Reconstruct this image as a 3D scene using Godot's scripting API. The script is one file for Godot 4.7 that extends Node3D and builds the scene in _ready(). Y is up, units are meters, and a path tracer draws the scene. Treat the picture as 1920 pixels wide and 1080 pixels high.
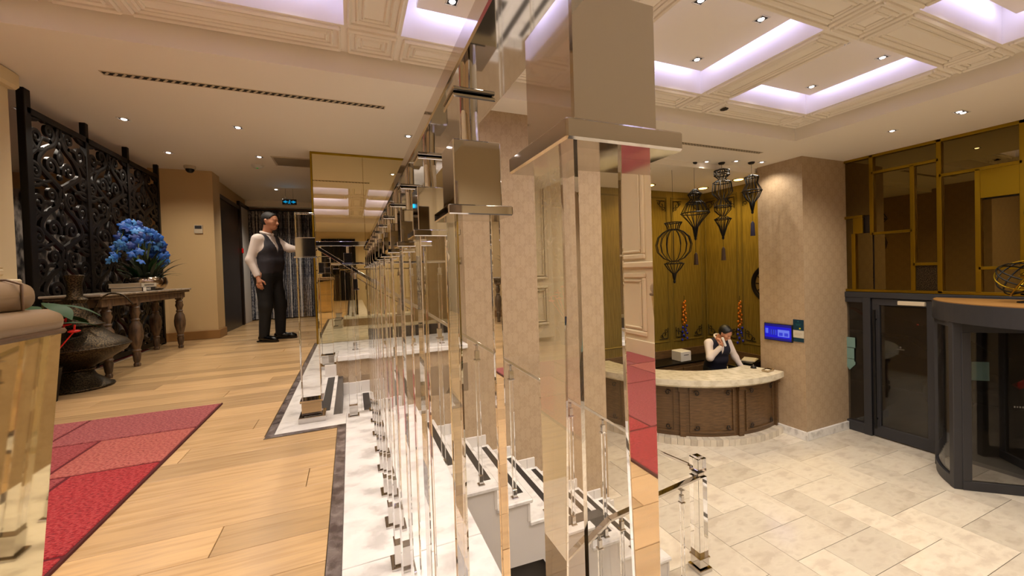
extends Node3D

# ------------------------------------------------------------------ measures (metres; w runs away along the gallery rail, so z = -w)
const LOWER := -1.9          # the entrance hall's floor; the gallery's is 0
const SOFFIT := 2.5
const ORD := ["first", "second", "third", "fourth", "fifth", "sixth", "seventh", "eighth", "ninth", "tenth", "eleventh", "twelfth", "thirteenth", "fourteenth"]
var M := {}
var used := {}
var rng := RandomNumberGenerator.new()


func _ready() -> void:
	rng.seed = 7
	set_camera()
	set_sky_and_exposure()
	make_materials()
	make_lights()
	build_ceiling()
	build_upper_floor()
	build_lower_floor()
	build_walls()
	build_staircase()
	build_balustrades()
	build_mirror_wall()
	build_corridor()
	build_screen_and_lounge()
	build_console()
	build_bench_and_rugs()
	build_niche()
	build_desk()
	build_lanterns()
	build_entrance()
	build_outside()
	build_people()
	build_ceiling_fittings()


func set_camera() -> void:
	var c := Camera3D.new()
	c.name = "camera"
	var yaw := deg_to_rad(22.325)
	var pitch := deg_to_rad(0.969)
	var roll := deg_to_rad(-1.768)
	var f := Vector3(sin(yaw) * cos(pitch), -sin(pitch), -cos(yaw) * cos(pitch))
	var r0 := Vector3(cos(yaw), 0, sin(yaw))
	var u0 := r0.cross(f)
	var r := r0 * cos(roll) + u0 * sin(roll)
	var u := u0 * cos(roll) - r0 * sin(roll)
	c.transform = Transform3D(Basis(r, u, -f), Vector3(0, 0.86, 0))
	c.near = 0.02
	c.far = 120.0
	c.projection = Camera3D.PROJECTION_FRUSTUM
	c.size = 2.0 * 540.0 / 737.436 * c.near
	c.frustum_offset = Vector2(0, -c.near * 17.946 / 737.436)
	c.current = true
	add_child(c)


func set_sky_and_exposure() -> void:
	var we := WorldEnvironment.new()
	we.name = "world_environment"
	var e := Environment.new()
	e.background_mode = Environment.BG_SKY
	var sky := Sky.new()
	var sm := ProceduralSkyMaterial.new()      # a night sky over the street
	sm.sky_top_color = Color(0.010, 0.012, 0.022)
	sm.sky_horizon_color = Color(0.030, 0.028, 0.030)
	sm.ground_horizon_color = Color(0.02, 0.02, 0.02)
	sm.ground_bottom_color = Color(0.01, 0.01, 0.01)
	sky.sky_material = sm
	e.sky = sky
	e.tonemap_mode = Environment.TONE_MAPPER_LINEAR
	e.tonemap_exposure = 0.78
	e.sdfgi_enabled = true
	e.ssao_enabled = true
	e.ssil_enabled = true
	we.environment = e
	add_child(we)


# ------------------------------------------------------------------ naming
func P(x: float, y: float, w: float) -> Vector3:
	return Vector3(x, y, -w)


func numbered(n: String, under: Node = null) -> String:
	var key := n if under == null else "%d/%s" % [under.get_instance_id(), n]
	if not used.has(key):
		used[key] = 0
		return n
	used[key] += 1
	return "%s_%03d" % [n, used[key]]


func tag(o: Node3D, label: String, category: String, group := "") -> Node3D:
	o.set_meta("label", label)
	if category: o.set_meta("category", category)
	if group: o.set_meta("group", group)
	return o


func thing(called: String, label: String, category: String, at := Vector3.ZERO, group := "", turn := 0.0) -> Node3D:
	var o := Node3D.new()
	o.name = numbered(called)
	add_child(o)
	o.position = at
	o.rotation.y = turn
	return tag(o, label, category, group)


func part(parent: Node3D, called: String, mesh: Mesh, mat: Material, at := Vector3.ZERO, rot := Vector3.ZERO, label := "") -> MeshInstance3D:
	var o := MeshInstance3D.new()
	o.name = numbered(called, parent)
	o.mesh = mesh
	o.material_override = mat
	parent.add_child(o, true)
	o.position = at
	o.rotation = rot
	if label: o.set_meta("label", label)
	return o


func single(called: String, label: String, category: String, mesh: Mesh, mat: Material, at := Vector3.ZERO, group := "", rot := Vector3.ZERO) -> MeshInstance3D:
	var o := MeshInstance3D.new()
	o.name = numbered(called)
	o.mesh = mesh
	o.material_override = mat
	add_child(o)
	o.position = at
	o.rotation = rot
	tag(o, label, category, group)
	return o


func struct(called: String, label: String, mesh: Mesh, mat: Material, at := Vector3.ZERO) -> MeshInstance3D:
	var o := single(called, label, "", mesh, mat, at)
	o.set_meta("kind", "structure")
	return o


func copy_of(o: Node3D, called: String, label: String, at: Vector3, group := "") -> Node3D:
	var c: Node3D = o.duplicate()
	c.name = numbered(called)
	add_child(c)
	c.position = at
	c.set_meta("label", label)
	if group: c.set_meta("group", group)
	return c


# ------------------------------------------------------------------ shapes
class B:
	var st := SurfaceTool.new()
	var group := 1

	func _init() -> void:
		st.begin(Mesh.PRIMITIVE_TRIANGLES)
		st.set_smooth_group(-1)

	func flat() -> void: st.set_smooth_group(-1)

	func smooth() -> void:
		group += 1
		st.set_smooth_group(group)

	func t(a: Vector3, b: Vector3, c: Vector3) -> void:      # counter-clockwise from outside
		st.add_vertex(a)
		st.add_vertex(c)
		st.add_vertex(b)

	func q(a: Vector3, b: Vector3, c: Vector3, d: Vector3) -> void:
		t(a, b, c)
		t(a, c, d)

	func qo(a: Vector3, b: Vector3, c: Vector3, d: Vector3, o: Vector3) -> void:    # turned away from o
		if (b - a).cross(c - a).dot((a + b + c + d) * 0.25 - o) < 0.0: q(a, d, c, b)
		else: q(a, b, c, d)

	func to(a: Vector3, b: Vector3, c: Vector3, o: Vector3) -> void:
		if (b - a).cross(c - a).dot((a + b + c) / 3.0 - o) < 0.0: t(a, c, b)
		else: t(a, b, c)

	func box(s: Vector3, c := Vector3.ZERO, b := 0.0, k := Basis()) -> B:
		flat()
		var h := s * 0.5
		b = minf(b, minf(h.x, minf(h.y, h.z)) * 0.9)
		var v := []
		for i in 8:
			var g := Vector3(1 if i & 1 else -1, 1 if i & 2 else -1, 1 if i & 4 else -1)
			v.append([c + k * (g * (h - Vector3(0, b, b))), c + k * (g * (h - Vector3(b, 0, b))), c + k * (g * (h - Vector3(b, b, 0)))])
		for f in [[0, 1, 2, 4], [1, 2, 1, 4], [2, 4, 1, 2]]:
			for side in [0, f[1]]:
				qo(v[side][f[0]], v[side + f[2]][f[0]], v[side + f[2] + f[3]][f[0]], v[side + f[3]][f[0]], c)
		if b > 0.0:
			for i in 8:
				to(v[i][0], v[i][1], v[i][2], c)
			for ax in 3:
				var bit := 1 << ax
				var f1 := (ax + 1) % 3
				var f2 := (ax + 2) % 3
				for i in 8:
					if i & bit: continue
					qo(v[i][f1], v[i | bit][f1], v[i | bit][f2], v[i][f2], c)
		return self

	func lathe(prof: Array, segs := 24, c := Vector3.ZERO, k := Basis()) -> B:   # [[radius, height], ...] upwards along the outside
		smooth()
		for j in prof.size() - 1:
			var p0 := Vector2(prof[j][0], prof[j][1])
			var p1 := Vector2(prof[j + 1][0], prof[j + 1][1])
			if p0.distance_to(p1) < 1e-6: continue
			if j > 0:
				var pm := Vector2(prof[j - 1][0], prof[j - 1][1])
				if absf((p0 - pm).angle_to(p1 - p0)) > 0.7: smooth()
			for i in segs:
				var a0 := TAU * i / segs
				var a1 := TAU * ((i + 1) % segs) / segs
				var a := c + k * Vector3(p0.x * cos(a0), p0.y, p0.x * sin(a0))
				var b := c + k * Vector3(p0.x * cos(a1), p0.y, p0.x * sin(a1))
				var d := c + k * Vector3(p1.x * cos(a0), p1.y, p1.x * sin(a0))
				var e := c + k * Vector3(p1.x * cos(a1), p1.y, p1.x * sin(a1))
				if p0.x < 1e-5: t(a, d, e)
				elif p1.x < 1e-5: t(a, d, b)
				else: q(a, d, e, b)
		return self

	func tube(path: Array, radius, sides := 8, closed := false, flatten := 1.0) -> B:
		smooth()
		var n := path.size()
		var rings := []
		var up := Vector3.UP
		for i in n:
			var prev: Vector3 = path[(i - 1 + n) % n] if closed or i > 0 else path[0]
			var next: Vector3 = path[(i + 1) % n] if closed or i < n - 1 else path[n - 1]
			var d := (next - prev).normalized()
			if i == 0:
				up = Vector3.UP if absf(d.y) < 0.9 else Vector3.RIGHT
			up = (up - d * up.dot(d)).normalized()
			var side := d.cross(up)
			var r: float = radius[i] if radius is Array else radius
			var ring := []
			for s in sides:
				var a := TAU * s / sides
				ring.append(path[i] + (side * cos(a) + up * sin(a) * flatten) * r)
			rings.append(ring)
		for i in (n if closed else n - 1):
			var r0: Array = rings[i]
			var r1: Array = rings[(i + 1) % n]
			for s in sides:
				var s1 := (s + 1) % sides
				q(r0[s], r1[s], r1[s1], r0[s1])
		if not closed:
			flat()
			for s in sides:
				var s1 := (s + 1) % sides
				t(path[0], rings[0][s], rings[0][s1])
				t(path[n - 1], rings[n - 1][s1], rings[n - 1][s])
		return self

	func prism(outline: PackedVector2Array, depth: float, at := Transform3D()) -> B:    # outline in x and y, from z = 0 to depth
		var area := 0.0
		for i in outline.size():
			area += outline[i].cross(outline[(i + 1) % outline.size()])
		if area < 0.0: outline.reverse()
		var tri := Geometry2D.triangulate_polygon(outline)
		if tri.is_empty():                     # points in line trip the triangulation; move them by less than a millimetre
			for i in outline.size(): outline[i] += Vector2(i * 0.00012, sin(i * 7.0) * 0.0004)
			tri = Geometry2D.triangulate_polygon(outline)
		flat()
		for i in range(0, tri.size(), 3):
			var a := outline[tri[i]]
			var b := outline[tri[i + 1]]
			var c := outline[tri[i + 2]]
			if (b - a).cross(c - a) < 0:
				var s := b
				b = c
				c = s
			t(at * Vector3(a.x, a.y, depth), at * Vector3(b.x, b.y, depth), at * Vector3(c.x, c.y, depth))
			t(at * Vector3(a.x, a.y, 0), at * Vector3(c.x, c.y, 0), at * Vector3(b.x, b.y, 0))
		for i in outline.size():
			var a := outline[i]
			var b := outline[(i + 1) % outline.size()]
			q(at * Vector3(a.x, a.y, 0), at * Vector3(b.x, b.y, 0), at * Vector3(b.x, b.y, depth), at * Vector3(a.x, a.y, depth))
		return self

	func strip(path: Array, width, thick: float, at := Transform3D()) -> B:      # a flat band along a 2-D path in x and y, thick along z
		flat()
		var n := path.size()
		var l := []
		for i in n:
			var d: Vector2 = (path[mini(i + 1, n - 1)] - path[maxi(i - 1, 0)]).normalized()
			var wd: float = (width[i] if width is Array else width) * 0.5
			var s := Vector2(-d.y, d.x) * wd
			var a: Vector2 = path[i] + s
			var b: Vector2 = path[i] - s
			var m: Vector2 = path[i]
			l.append([at * Vector3(a.x, a.y, -thick * 0.42), at * Vector3(b.x, b.y, -thick * 0.42), at * Vector3(b.x, b.y, thick * 0.42), at * Vector3(m.x, m.y, thick * 0.5), at * Vector3(a.x, a.y, thick * 0.42), at * Vector3(m.x, m.y, -thick * 0.5)])
		for e in [[1, 2], [2, 3], [3, 4], [4, 0], [0, 5], [5, 1]]:
			smooth()
			for i in n - 1:
				q(l[i][e[0]], l[i + 1][e[0]], l[i + 1][e[1]], l[i][e[1]])
		return self

	func ring_arc(r0: float, r1: float, y0: float, y1: float, a0: float, a1: float, segs: int, c := Vector3.ZERO) -> B:   # part of a flat ring; angles in the ground plane, z = -sin
		var pt := func(r: float, y: float, a: float) -> Vector3: return c + Vector3(r * cos(a), y, -r * sin(a))
		for i in segs:
			var b0 := lerpf(a0, a1, float(i) / segs)
			var b1 := lerpf(a0, a1, float(i + 1) / segs)
			flat()
			q(pt.call(r0, y1, b0), pt.call(r1, y1, b0), pt.call(r1, y1, b1), pt.call(r0, y1, b1))
			q(pt.call(r0, y0, b0), pt.call(r0, y0, b1), pt.call(r1, y0, b1), pt.call(r1, y0, b0))
			q(pt.call(r1, y0, b0), pt.call(r1, y0, b1), pt.call(r1, y1, b1), pt.call(r1, y1, b0))
			q(pt.call(r0, y0, b0), pt.call(r0, y1, b0), pt.call(r0, y1, b1), pt.call(r0, y0, b1))
		flat()
		q(pt.call(r0, y0, a0), pt.call(r1, y0, a0), pt.call(r1, y1, a0), pt.call(r0, y1, a0))
		q(pt.call(r0, y0, a1), pt.call(r0, y1, a1), pt.call(r1, y1, a1), pt.call(r1, y0, a1))
		return self

	func ball(r: Vector3, c := Vector3.ZERO, segs := 12, k := Basis()) -> B:
		var prof := []
		for i in 9:
			var a := PI * i / 8.0 - PI / 2
			prof.append([maxf(cos(a), 0.0), sin(a)])
		return lathe(prof, segs, c, k * Basis.from_scale(r))

	func frame(w: float, h: float, bar: float, depth: float, c := Vector3.ZERO, k := Basis()) -> B:   # a rectangular picture-frame moulding in x and y
		for s in [-1, 1]:
			box(Vector3(w, bar, depth), c + k * Vector3(0, s * (h - bar) / 2, 0), depth * 0.35, k)
			box(Vector3(bar, h - 2 * bar, depth), c + k * Vector3(s * (w - bar) / 2, 0, 0), depth * 0.35, k)
		return self

	func done() -> ArrayMesh:
		st.generate_normals()
		return st.commit()


func bx(x: float, y: float, z: float, b := 0.0) -> ArrayMesh:
	return B.new().box(Vector3(x, y, z), Vector3.ZERO, b).done()


func span(x0: float, x1: float, y0: float, y1: float, w0: float, w1: float, b := 0.0) -> ArrayMesh:      # a box in the place it has
	return B.new().box(Vector3(absf(x1 - x0), absf(y1 - y0), absf(w1 - w0)), Vector3((x0 + x1) / 2, (y0 + y1) / 2, -(w0 + w1) / 2), b).done()


# a skin round bones: [from, to, radius, radius]; clips are callables p -> distance that is positive where the skin is cut away
func blob(bones: Array, k: float, cell: float, clips: Array = []) -> ArrayMesh:
	var lo := Vector3.ONE * 1e9
	var hi := -lo
	for b in bones:
		var r: float = maxf(b[2], b[3]) + cell * 3 + k * 0.3
		lo = lo.min(b[0] - Vector3.ONE * r).min(b[1] - Vector3.ONE * r)
		hi = hi.max(b[0] + Vector3.ONE * r).max(b[1] + Vector3.ONE * r)
	var n := Vector3i(((hi - lo) / cell).ceil()) + Vector3i.ONE
	var sx := 1
	var sy := n.x
	var sz := n.x * n.y
	var field := PackedFloat32Array()
	field.resize(n.x * n.y * n.z)
	field.fill(1.0)
	for b in bones:
		var a: Vector3 = b[0]
		var ab: Vector3 = b[1] - b[0]
		var l2 := maxf(ab.length_squared(), 1e-9)
		var ra: float = b[2]
		var rb: float = b[3]
		var r := maxf(ra, rb) + k + cell * 2
		var p0 := Vector3i(((a.min(b[1]) - Vector3.ONE * r - lo) / cell).floor()).clamp(Vector3i.ZERO, n - Vector3i.ONE)
		var p1 := Vector3i(((a.max(b[1]) + Vector3.ONE * r - lo) / cell).ceil()).clamp(Vector3i.ZERO, n - Vector3i.ONE)
		for z in range(p0.z, p1.z + 1):
			for y in range(p0.y, p1.y + 1):
				var i := p0.x + y * sy + z * sz
				for x in range(p0.x, p1.x + 1):
					var p := lo + Vector3(x, y, z) * cell - a
					var h := clampf(p.dot(ab) / l2, 0.0, 1.0)
					var d := (p - ab * h).length() - ra - (rb - ra) * h
					var f := field[i]
					var m := maxf(k - absf(f - d), 0.0)
					field[i] = minf(f, d) - m * m / k * 0.25
					i += 1
	if clips:
		for z in n.z:
			for y in n.y:
				var i := y * sy + z * sz
				for x in n.x:
					if field[i] < cell * 2:
						var p := lo + Vector3(x, y, z) * cell
						for c in clips:
							field[i] = maxf(field[i], c.call(p))
					i += 1
	var at := {}
	var pts := []
	for z in n.z - 1:
		for y in n.y - 1:
			var i := y * sy + z * sz
			for x in n.x - 1:
				if absf(field[i]) < cell * 2.2:
					var sum := Vector3.ZERO
					var cnt := 0
					var f000 := field[i]
					var c := [f000, field[i + sx], field[i + sy], field[i + sx + sy], field[i + sz], field[i + sx + sz], field[i + sy + sz], field[i + sx + sy + sz]]
					for e in [[0, 1], [2, 3], [4, 5], [6, 7], [0, 2], [1, 3], [4, 6], [5, 7], [0, 4], [1, 5], [2, 6], [3, 7]]:
						var u: float = c[e[0]]
						var v: float = c[e[1]]
						if (u < 0.0) != (v < 0.0):
							var s := u / (u - v)
							var A := Vector3(e[0] & 1, (e[0] >> 1) & 1, e[0] >> 2)
							var Z := Vector3(e[1] & 1, (e[1] >> 1) & 1, e[1] >> 2)
							sum += A.lerp(Z, s)
							cnt += 1
					if cnt:
						at[i] = pts.size()
						pts.append(lo + (Vector3(x, y, z) + sum / cnt) * cell)
				i += 1
	var b := B.new()
	b.smooth()
	for i in at:
		var f := field[i]
		for ax in [[sx, sy, sz], [sy, sz, sx], [sz, sx, sy]]:
			var o: int = i + ax[0]
			if o >= field.size() or (f < 0.0) == (field[o] < 0.0): continue
			var i1: int = i - ax[1]
			var i2: int = i - ax[2]
			var i3: int = i1 - ax[2]
			if not (at.has(i1) and at.has(i2) and at.has(i3)): continue
			if f < 0.0: b.q(pts[at[i]], pts[at[i1]], pts[at[i3]], pts[at[i2]])
			else: b.q(pts[at[i]], pts[at[i2]], pts[at[i3]], pts[at[i1]])
	return b.done()


func text_mesh(s: String, height: float, depth := 0.0015, font := "Droid Sans", weight := 400) -> TextMesh:
	var t := TextMesh.new()
	var f := SystemFont.new()
	f.font_names = [font]
	f.font_weight = weight
	t.font = f
	t.text = s
	t.font_size = 32
	t.pixel_size = height / 23.0
	t.depth = depth
	return t


# ------------------------------------------------------------------ materials
func mat(called: String, c: Color, rough := 0.6, metal := 0.0) -> StandardMaterial3D:
	var m := StandardMaterial3D.new()
	m.resource_name = called
	m.albedo_color = c
	m.roughness = rough
	m.metallic = metal
	M[called] = m
	return m


func noise_tex(freq: float, colors: Array, offsets: Array, size := 512, octaves := 4, warp := 0.0, seed_ := 1, as_normal := false) -> NoiseTexture2D:
	var n := FastNoiseLite.new()
	n.seed = seed_
	n.frequency = freq
	n.fractal_octaves = octaves
	if warp > 0.0:
		n.domain_warp_enabled = true
		n.domain_warp_amplitude = warp
		n.domain_warp_frequency = freq * 1.5
	var t := NoiseTexture2D.new()
	t.width = size
	t.height = size
	t.seamless = true
	t.noise = n
	t.generate_mipmaps = false
	if as_normal:
		t.as_normal_map = true
		t.bump_strength = 4.0
	else:
		var g := Gradient.new()
		g.offsets = PackedFloat32Array(offsets)
		g.colors = PackedColorArray(colors)
		t.color_ramp = g
	return t


func world_mapped(m: StandardMaterial3D, tex: Texture2D, scale: Vector3, own := false) -> StandardMaterial3D:
	m.albedo_texture = tex
	m.uv1_triplanar = true
	m.uv1_world_triplanar = not own
	m.uv1_scale = scale
	m.uv1_triplanar_sharpness = 8.0
	return m


func drawn(size: int, fn: Callable) -> ImageTexture:
	var im := Image.create(size, size, false, Image.FORMAT_RGB8)
	for y in size:
		for x in size:
			im.set_pixel(x, y, fn.call((x + 0.5) / size, (y + 0.5) / size))
	return ImageTexture.create_from_image(im)


func damask(u: float, v: float) -> float:       # 1 on the figure, 0 on the ground; two staggered ogee motifs per repeat
	var best := 0.0
	for c in [Vector2(0.25, 0.25), Vector2(0.75, 0.75)]:
		var dx := absf(fposmod(u - c.x + 0.5, 1.0) - 0.5)
		var dy := fposmod(v - c.y + 0.5, 1.0) - 0.5
		var ogee := 0.235 * pow(cos(clampf(dy / 0.36, -1, 1) * PI / 2), 0.8) + 0.012 * sin(dy * 60.0)
		if absf(dx - ogee) < 0.014: best = 1.0
		var q := Vector2(dx, dy)
		for k in [[0.075, 0.06, 0.055], [0.11, -0.07, 0.05], [0.05, -0.17, 0.04], [0.05, 0.19, 0.04], [0.19, 0.0, 0.03], [0.24, 0.22, 0.045], [0.24, -0.22, 0.045]]:
			var r := q.distance_to(Vector2(k[0], k[1]))
			if absf(r - k[2]) < 0.012 or r < k[2] * 0.35: best = 1.0
		if dx < 0.014 and absf(dy) < 0.25: best = 1.0
	return best


func make_materials() -> void:
	mat("ceiling_paint", Color(0.945, 0.915, 0.865), 0.75)
	mat("coffer_paint", Color(0.92, 0.90, 0.90), 0.7)
	mat("cream_paint", Color(0.86, 0.79, 0.64), 0.5)
	mat("beige_paint", Color(0.80, 0.68, 0.49), 0.6)
	mat("white_paint", Color(0.86, 0.84, 0.82), 0.5)
	var ground := Color(0.70, 0.61, 0.495)
	var figure := Color(0.61, 0.515, 0.405)
	var fine := FastNoiseLite.new()
	fine.frequency = 0.4
	var wp := drawn(256, func(u, v): return ground.lerp(figure, damask(u, v) * 0.5 + 0.12 * fine.get_noise_2d(u * 256, v * 256)))
	world_mapped(mat("wallpaper", Color.WHITE, 0.55), wp, Vector3.ONE * 4.4)
	# oak: the grain runs along x
	for i in 5:
		var k: float = [1.0, 0.95, 1.04, 0.9, 0.985][i]
		var c1 := Color(0.775 * k, 0.645 * k, 0.47 * k)
		var c2 := Color(0.74 * k, 0.60 * k, 0.415 * k)
		var c3 := Color(0.81 * k, 0.67 * k, 0.48 * k)
		var m := world_mapped(mat("oak_%d" % i, Color.WHITE, 0.27), noise_tex(0.012, [c2, c1, c3, c1], [0.12, 0.42, 0.62, 0.9], 512, 5, 10.0, 20 + i), Vector3(0.3, 4.0, 4.6))
		m.uv1_offset = Vector3(0.13 * i, 0.37 * i, 0.61 * i)
		m.metallic_specular = 0.5
	for i in 4:
		var k: float = [1.0, 0.965, 1.03, 0.94][i]
		var m := world_mapped(mat("marble_%d" % i, Color(k, k, k), 0.16), noise_tex(0.006, [Color(0.79, 0.745, 0.68), Color(0.84, 0.80, 0.735), Color(0.86, 0.825, 0.76), Color(0.81, 0.77, 0.705)], [0.15, 0.4, 0.66, 0.92], 512, 5, 40.0, 40 + i), Vector3(0.8, 0.8, 1.7))
		m.uv1_offset = Vector3(0.31 * i, 0.17 * i, 0.43 * i)
	world_mapped(mat("white_marble", Color.WHITE, 0.14), noise_tex(0.007, [Color(0.78, 0.765, 0.75), Color(0.90, 0.89, 0.875), Color(0.93, 0.92, 0.905), Color(0.86, 0.85, 0.835)], [0.12, 0.4, 0.66, 0.95], 512, 5, 40.0, 60), Vector3(1.1, 1.1, 1.5))
	world_mapped(mat("counter_marble", Color.WHITE, 0.2), noise_tex(0.01, [Color(0.79, 0.755, 0.67), Color(0.86, 0.83, 0.75), Color(0.885, 0.855, 0.78)], [0.2, 0.5, 0.8], 512, 4, 30.0, 61), Vector3(1.3, 1.3, 1.3))
	world_mapped(mat("dark_marble", Color.WHITE, 0.12), noise_tex(0.014, [Color(0.33, 0.29, 0.28), Color(0.43, 0.39, 0.375), Color(0.52, 0.48, 0.465)], [0.25, 0.55, 0.85], 512, 5, 40.0, 62), Vector3(1.6, 1.6, 1.6))
	mat("grey_stone", Color(0.30, 0.28, 0.265), 0.5)
	mat("black_strip", Color(0.17, 0.155, 0.15), 0.55)
	mat("chrome", Color(0.80, 0.785, 0.77), 0.045, 1.0)
	mat("steel", Color(0.62, 0.60, 0.58), 0.25, 1.0)
	mat("brass", Color(0.62, 0.51, 0.13), 0.3, 1.0)
	world_mapped(mat("aged_brass", Color.WHITE, 0.42, 0.8), noise_tex(0.09, [Color(0.10, 0.08, 0.05), Color(0.24, 0.195, 0.125), Color(0.34, 0.28, 0.19)], [0.3, 0.5, 0.75], 256, 3, 0.0, 66), Vector3(3, 3, 3))
	var a := mat("acrylic", Color(1.0, 1.0, 1.0, 0.0), 0.0)
	a.refraction_enabled = true
	a.refraction_scale = 0.049
	var cg := mat("clear_glass", Color(1, 1, 1, 0.03), 0.0)
	cg.transparency = BaseMaterial3D.TRANSPARENCY_ALPHA
	var tg := mat("tinted_glass", Color(0.10, 0.09, 0.075, 0.28), 0.02)
	tg.transparency = BaseMaterial3D.TRANSPARENCY_ALPHA
	mat("bronze_mirror", Color(0.85, 0.80, 0.65), 0.015, 1.0)
	mat("bench_mirror", Color(0.83, 0.76, 0.58), 0.03, 1.0)
	mat("smoked_mirror", Color(0.46, 0.40, 0.245), 0.02, 1.0)
	mat("black_lacquer", Color(0.06, 0.038, 0.026), 0.45).metallic_specular = 0.35
	mat("black_plastic", Color(0.03, 0.03, 0.032), 0.4)
	mat("dark_metal", Color(0.21, 0.21, 0.225), 0.42, 0.2)
	mat("darker_metal", Color(0.05, 0.05, 0.055), 0.4, 0.3)
	mat("vent_dark", Color(0.05, 0.045, 0.04), 0.8)
	mat("white_plastic", Color(0.85, 0.83, 0.80), 0.4)
	mat("pale_plastic", Color(0.78, 0.72, 0.62), 0.4)
	mat("leather", Color(0.50, 0.405, 0.29), 0.42)
	mat("leather_seam", Color(0.36, 0.26, 0.16), 0.5)
	world_mapped(mat("walnut", Color.WHITE, 0.38), noise_tex(0.012, [Color(0.33, 0.245, 0.155), Color(0.385, 0.285, 0.18), Color(0.425, 0.32, 0.205)], [0.2, 0.5, 0.85], 512, 4, 10.0, 70), Vector3(0.9, 5.0, 0.9))
	world_mapped(mat("greyed_wood", Color.WHITE, 0.5), noise_tex(0.02, [Color(0.25, 0.19, 0.13), Color(0.37, 0.285, 0.20), Color(0.45, 0.36, 0.26)], [0.2, 0.5, 0.85], 256, 4, 10.0, 71), Vector3(4, 1.0, 4))
	world_mapped(mat("table_marble", Color.WHITE, 0.25), noise_tex(0.015, [Color(0.55, 0.50, 0.44), Color(0.72, 0.67, 0.60)], [0.3, 0.7], 256, 4, 20.0, 72), Vector3(2, 2, 2))
	var rc := [Color(0.60, 0.085, 0.12), Color(0.66, 0.31, 0.28), Color(0.55, 0.17, 0.20), Color(0.57, 0.25, 0.27)]
	for i in 4:
		var c: Color = rc[i]
		world_mapped(mat("rug_%d" % i, Color.WHITE, 0.95), noise_tex(0.035, [c.darkened(0.35), c, c.lerp(Color(0.80, 0.62, 0.54), 0.38), c.lightened(0.06)], [0.15, 0.42, 0.66, 0.9], 512, 5, 5.0, 80 + i), Vector3(3.0, 2, 7.0))
	mat("rug_seam", Color(0.36, 0.035, 0.08), 0.95)
	mat("rug_edge", Color(0.30, 0.10, 0.09), 0.95)
	var drape := FastNoiseLite.new()
	drape.seed = 5
	drape.frequency = 0.03
	var drape_tex := drawn(256, func(u, v):
		var band := drape.get_noise_1d(u * 330.0) + 0.35 * drape.get_noise_2d(u * 2200.0, v * 120.0) + 0.22 * drape.get_noise_2d(u * 900.0, v * 700.0)
		var c := Color(0.07, 0.072, 0.095)
		c = c.lerp(Color(0.26, 0.28, 0.35), clampf((band + 0.30) * 4.0, 0, 1))
		c = c.lerp(Color(0.80, 0.785, 0.77), clampf((band + 0.06) * 4.0, 0, 1))
		if fposmod(u * 3.0 + 0.4, 1.0) < 0.07: c = Color(0.20, 0.15, 0.10).lerp(Color(0.6, 0.5, 0.38), clampf(drape.get_noise_2d(u * 5000.0, v * 3000.0) * 2.5, 0, 1))
		return c)
	world_mapped(mat("agate_drape", Color.WHITE, 0.7), drape_tex, Vector3(0.62, 1.0, 0.62))
	mat("dark_drape", Color(0.075, 0.05, 0.055), 0.8)
	world_mapped(mat("sheer_drape", Color.WHITE, 0.8), noise_tex(0.02, [Color(0.16, 0.15, 0.15), Color(0.42, 0.39, 0.36), Color(0.62, 0.58, 0.54)], [0.3, 0.5, 0.75], 256, 4, 6.0, 90), Vector3(2.0, 0.6, 2.0))
	world_mapped(mat("gold_satin", Color.WHITE, 0.42, 0.55), noise_tex(0.03, [Color(0.535, 0.455, 0.195), Color(0.58, 0.495, 0.215), Color(0.625, 0.535, 0.24)], [0.25, 0.5, 0.8], 256, 3, 3.0, 91), Vector3(5.0, 0.25, 5.0))
	mat("gold_trim", Color(0.50, 0.43, 0.19), 0.38, 0.6)
	mat("lantern_wire", Color(0.035, 0.03, 0.022), 0.45, 0.4)
	world_mapped(mat("glitter_door", Color.WHITE, 0.3), noise_tex(0.16, [Color(0.05, 0.03, 0.02), Color(0.10, 0.06, 0.035), Color(0.30, 0.20, 0.11)], [0.4, 0.6, 0.8], 256, 2, 0.0, 92), Vector3(1.5, 1.5, 1.5))
	mat("brown_trim", Color(0.11, 0.065, 0.045), 0.4)
	mat("tan_base", Color(0.58, 0.42, 0.23), 0.4)
	mat("leaf", Color(0.10, 0.26, 0.07), 0.6).backlight = Color(0.06, 0.14, 0.03)
	mat("dark_leaf", Color(0.07, 0.13, 0.05), 0.5).backlight = Color(0.04, 0.09, 0.02)
	mat("stem", Color(0.24, 0.30, 0.09), 0.5)
	mat("blue_petal", Color(0.10, 0.33, 0.66), 0.5).backlight = Color(0.08, 0.2, 0.4)
	mat("pale_blue_petal", Color(0.27, 0.52, 0.80), 0.5).backlight = Color(0.1, 0.25, 0.45)
	mat("deep_blue_petal", Color(0.05, 0.18, 0.47), 0.5)
	mat("orange_heart", Color(0.75, 0.42, 0.20), 0.5)
	mat("red_flower", Color(0.78, 0.06, 0.05), 0.3)
	mat("white_petal", Color(0.90, 0.86, 0.74), 0.5)
	mat("silver_bowl", Color(0.72, 0.66, 0.58), 0.16, 1.0)
	mat("paper", Color(0.80, 0.77, 0.70), 0.6)
	mat("page_edge", Color(0.72, 0.66, 0.56), 0.8)
	mat("black_cover", Color(0.03, 0.03, 0.032), 0.35)
	mat("print_ink", Color(0.10, 0.095, 0.09), 0.6)
	mat("print_white", Color(0.90, 0.89, 0.86), 0.6)
	mat("skin", Color(0.74, 0.52, 0.40), 0.5).subsurf_scatter_enabled = true
	M.skin.subsurf_scatter_strength = 0.08
	mat("lip", Color(0.52, 0.26, 0.21), 0.5)
	mat("eye_white", Color(0.80, 0.77, 0.73), 0.3)
	mat("eye_dark", Color(0.03, 0.02, 0.015), 0.2)
	mat("grey_hair", Color(0.10, 0.085, 0.075), 0.7)
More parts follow.
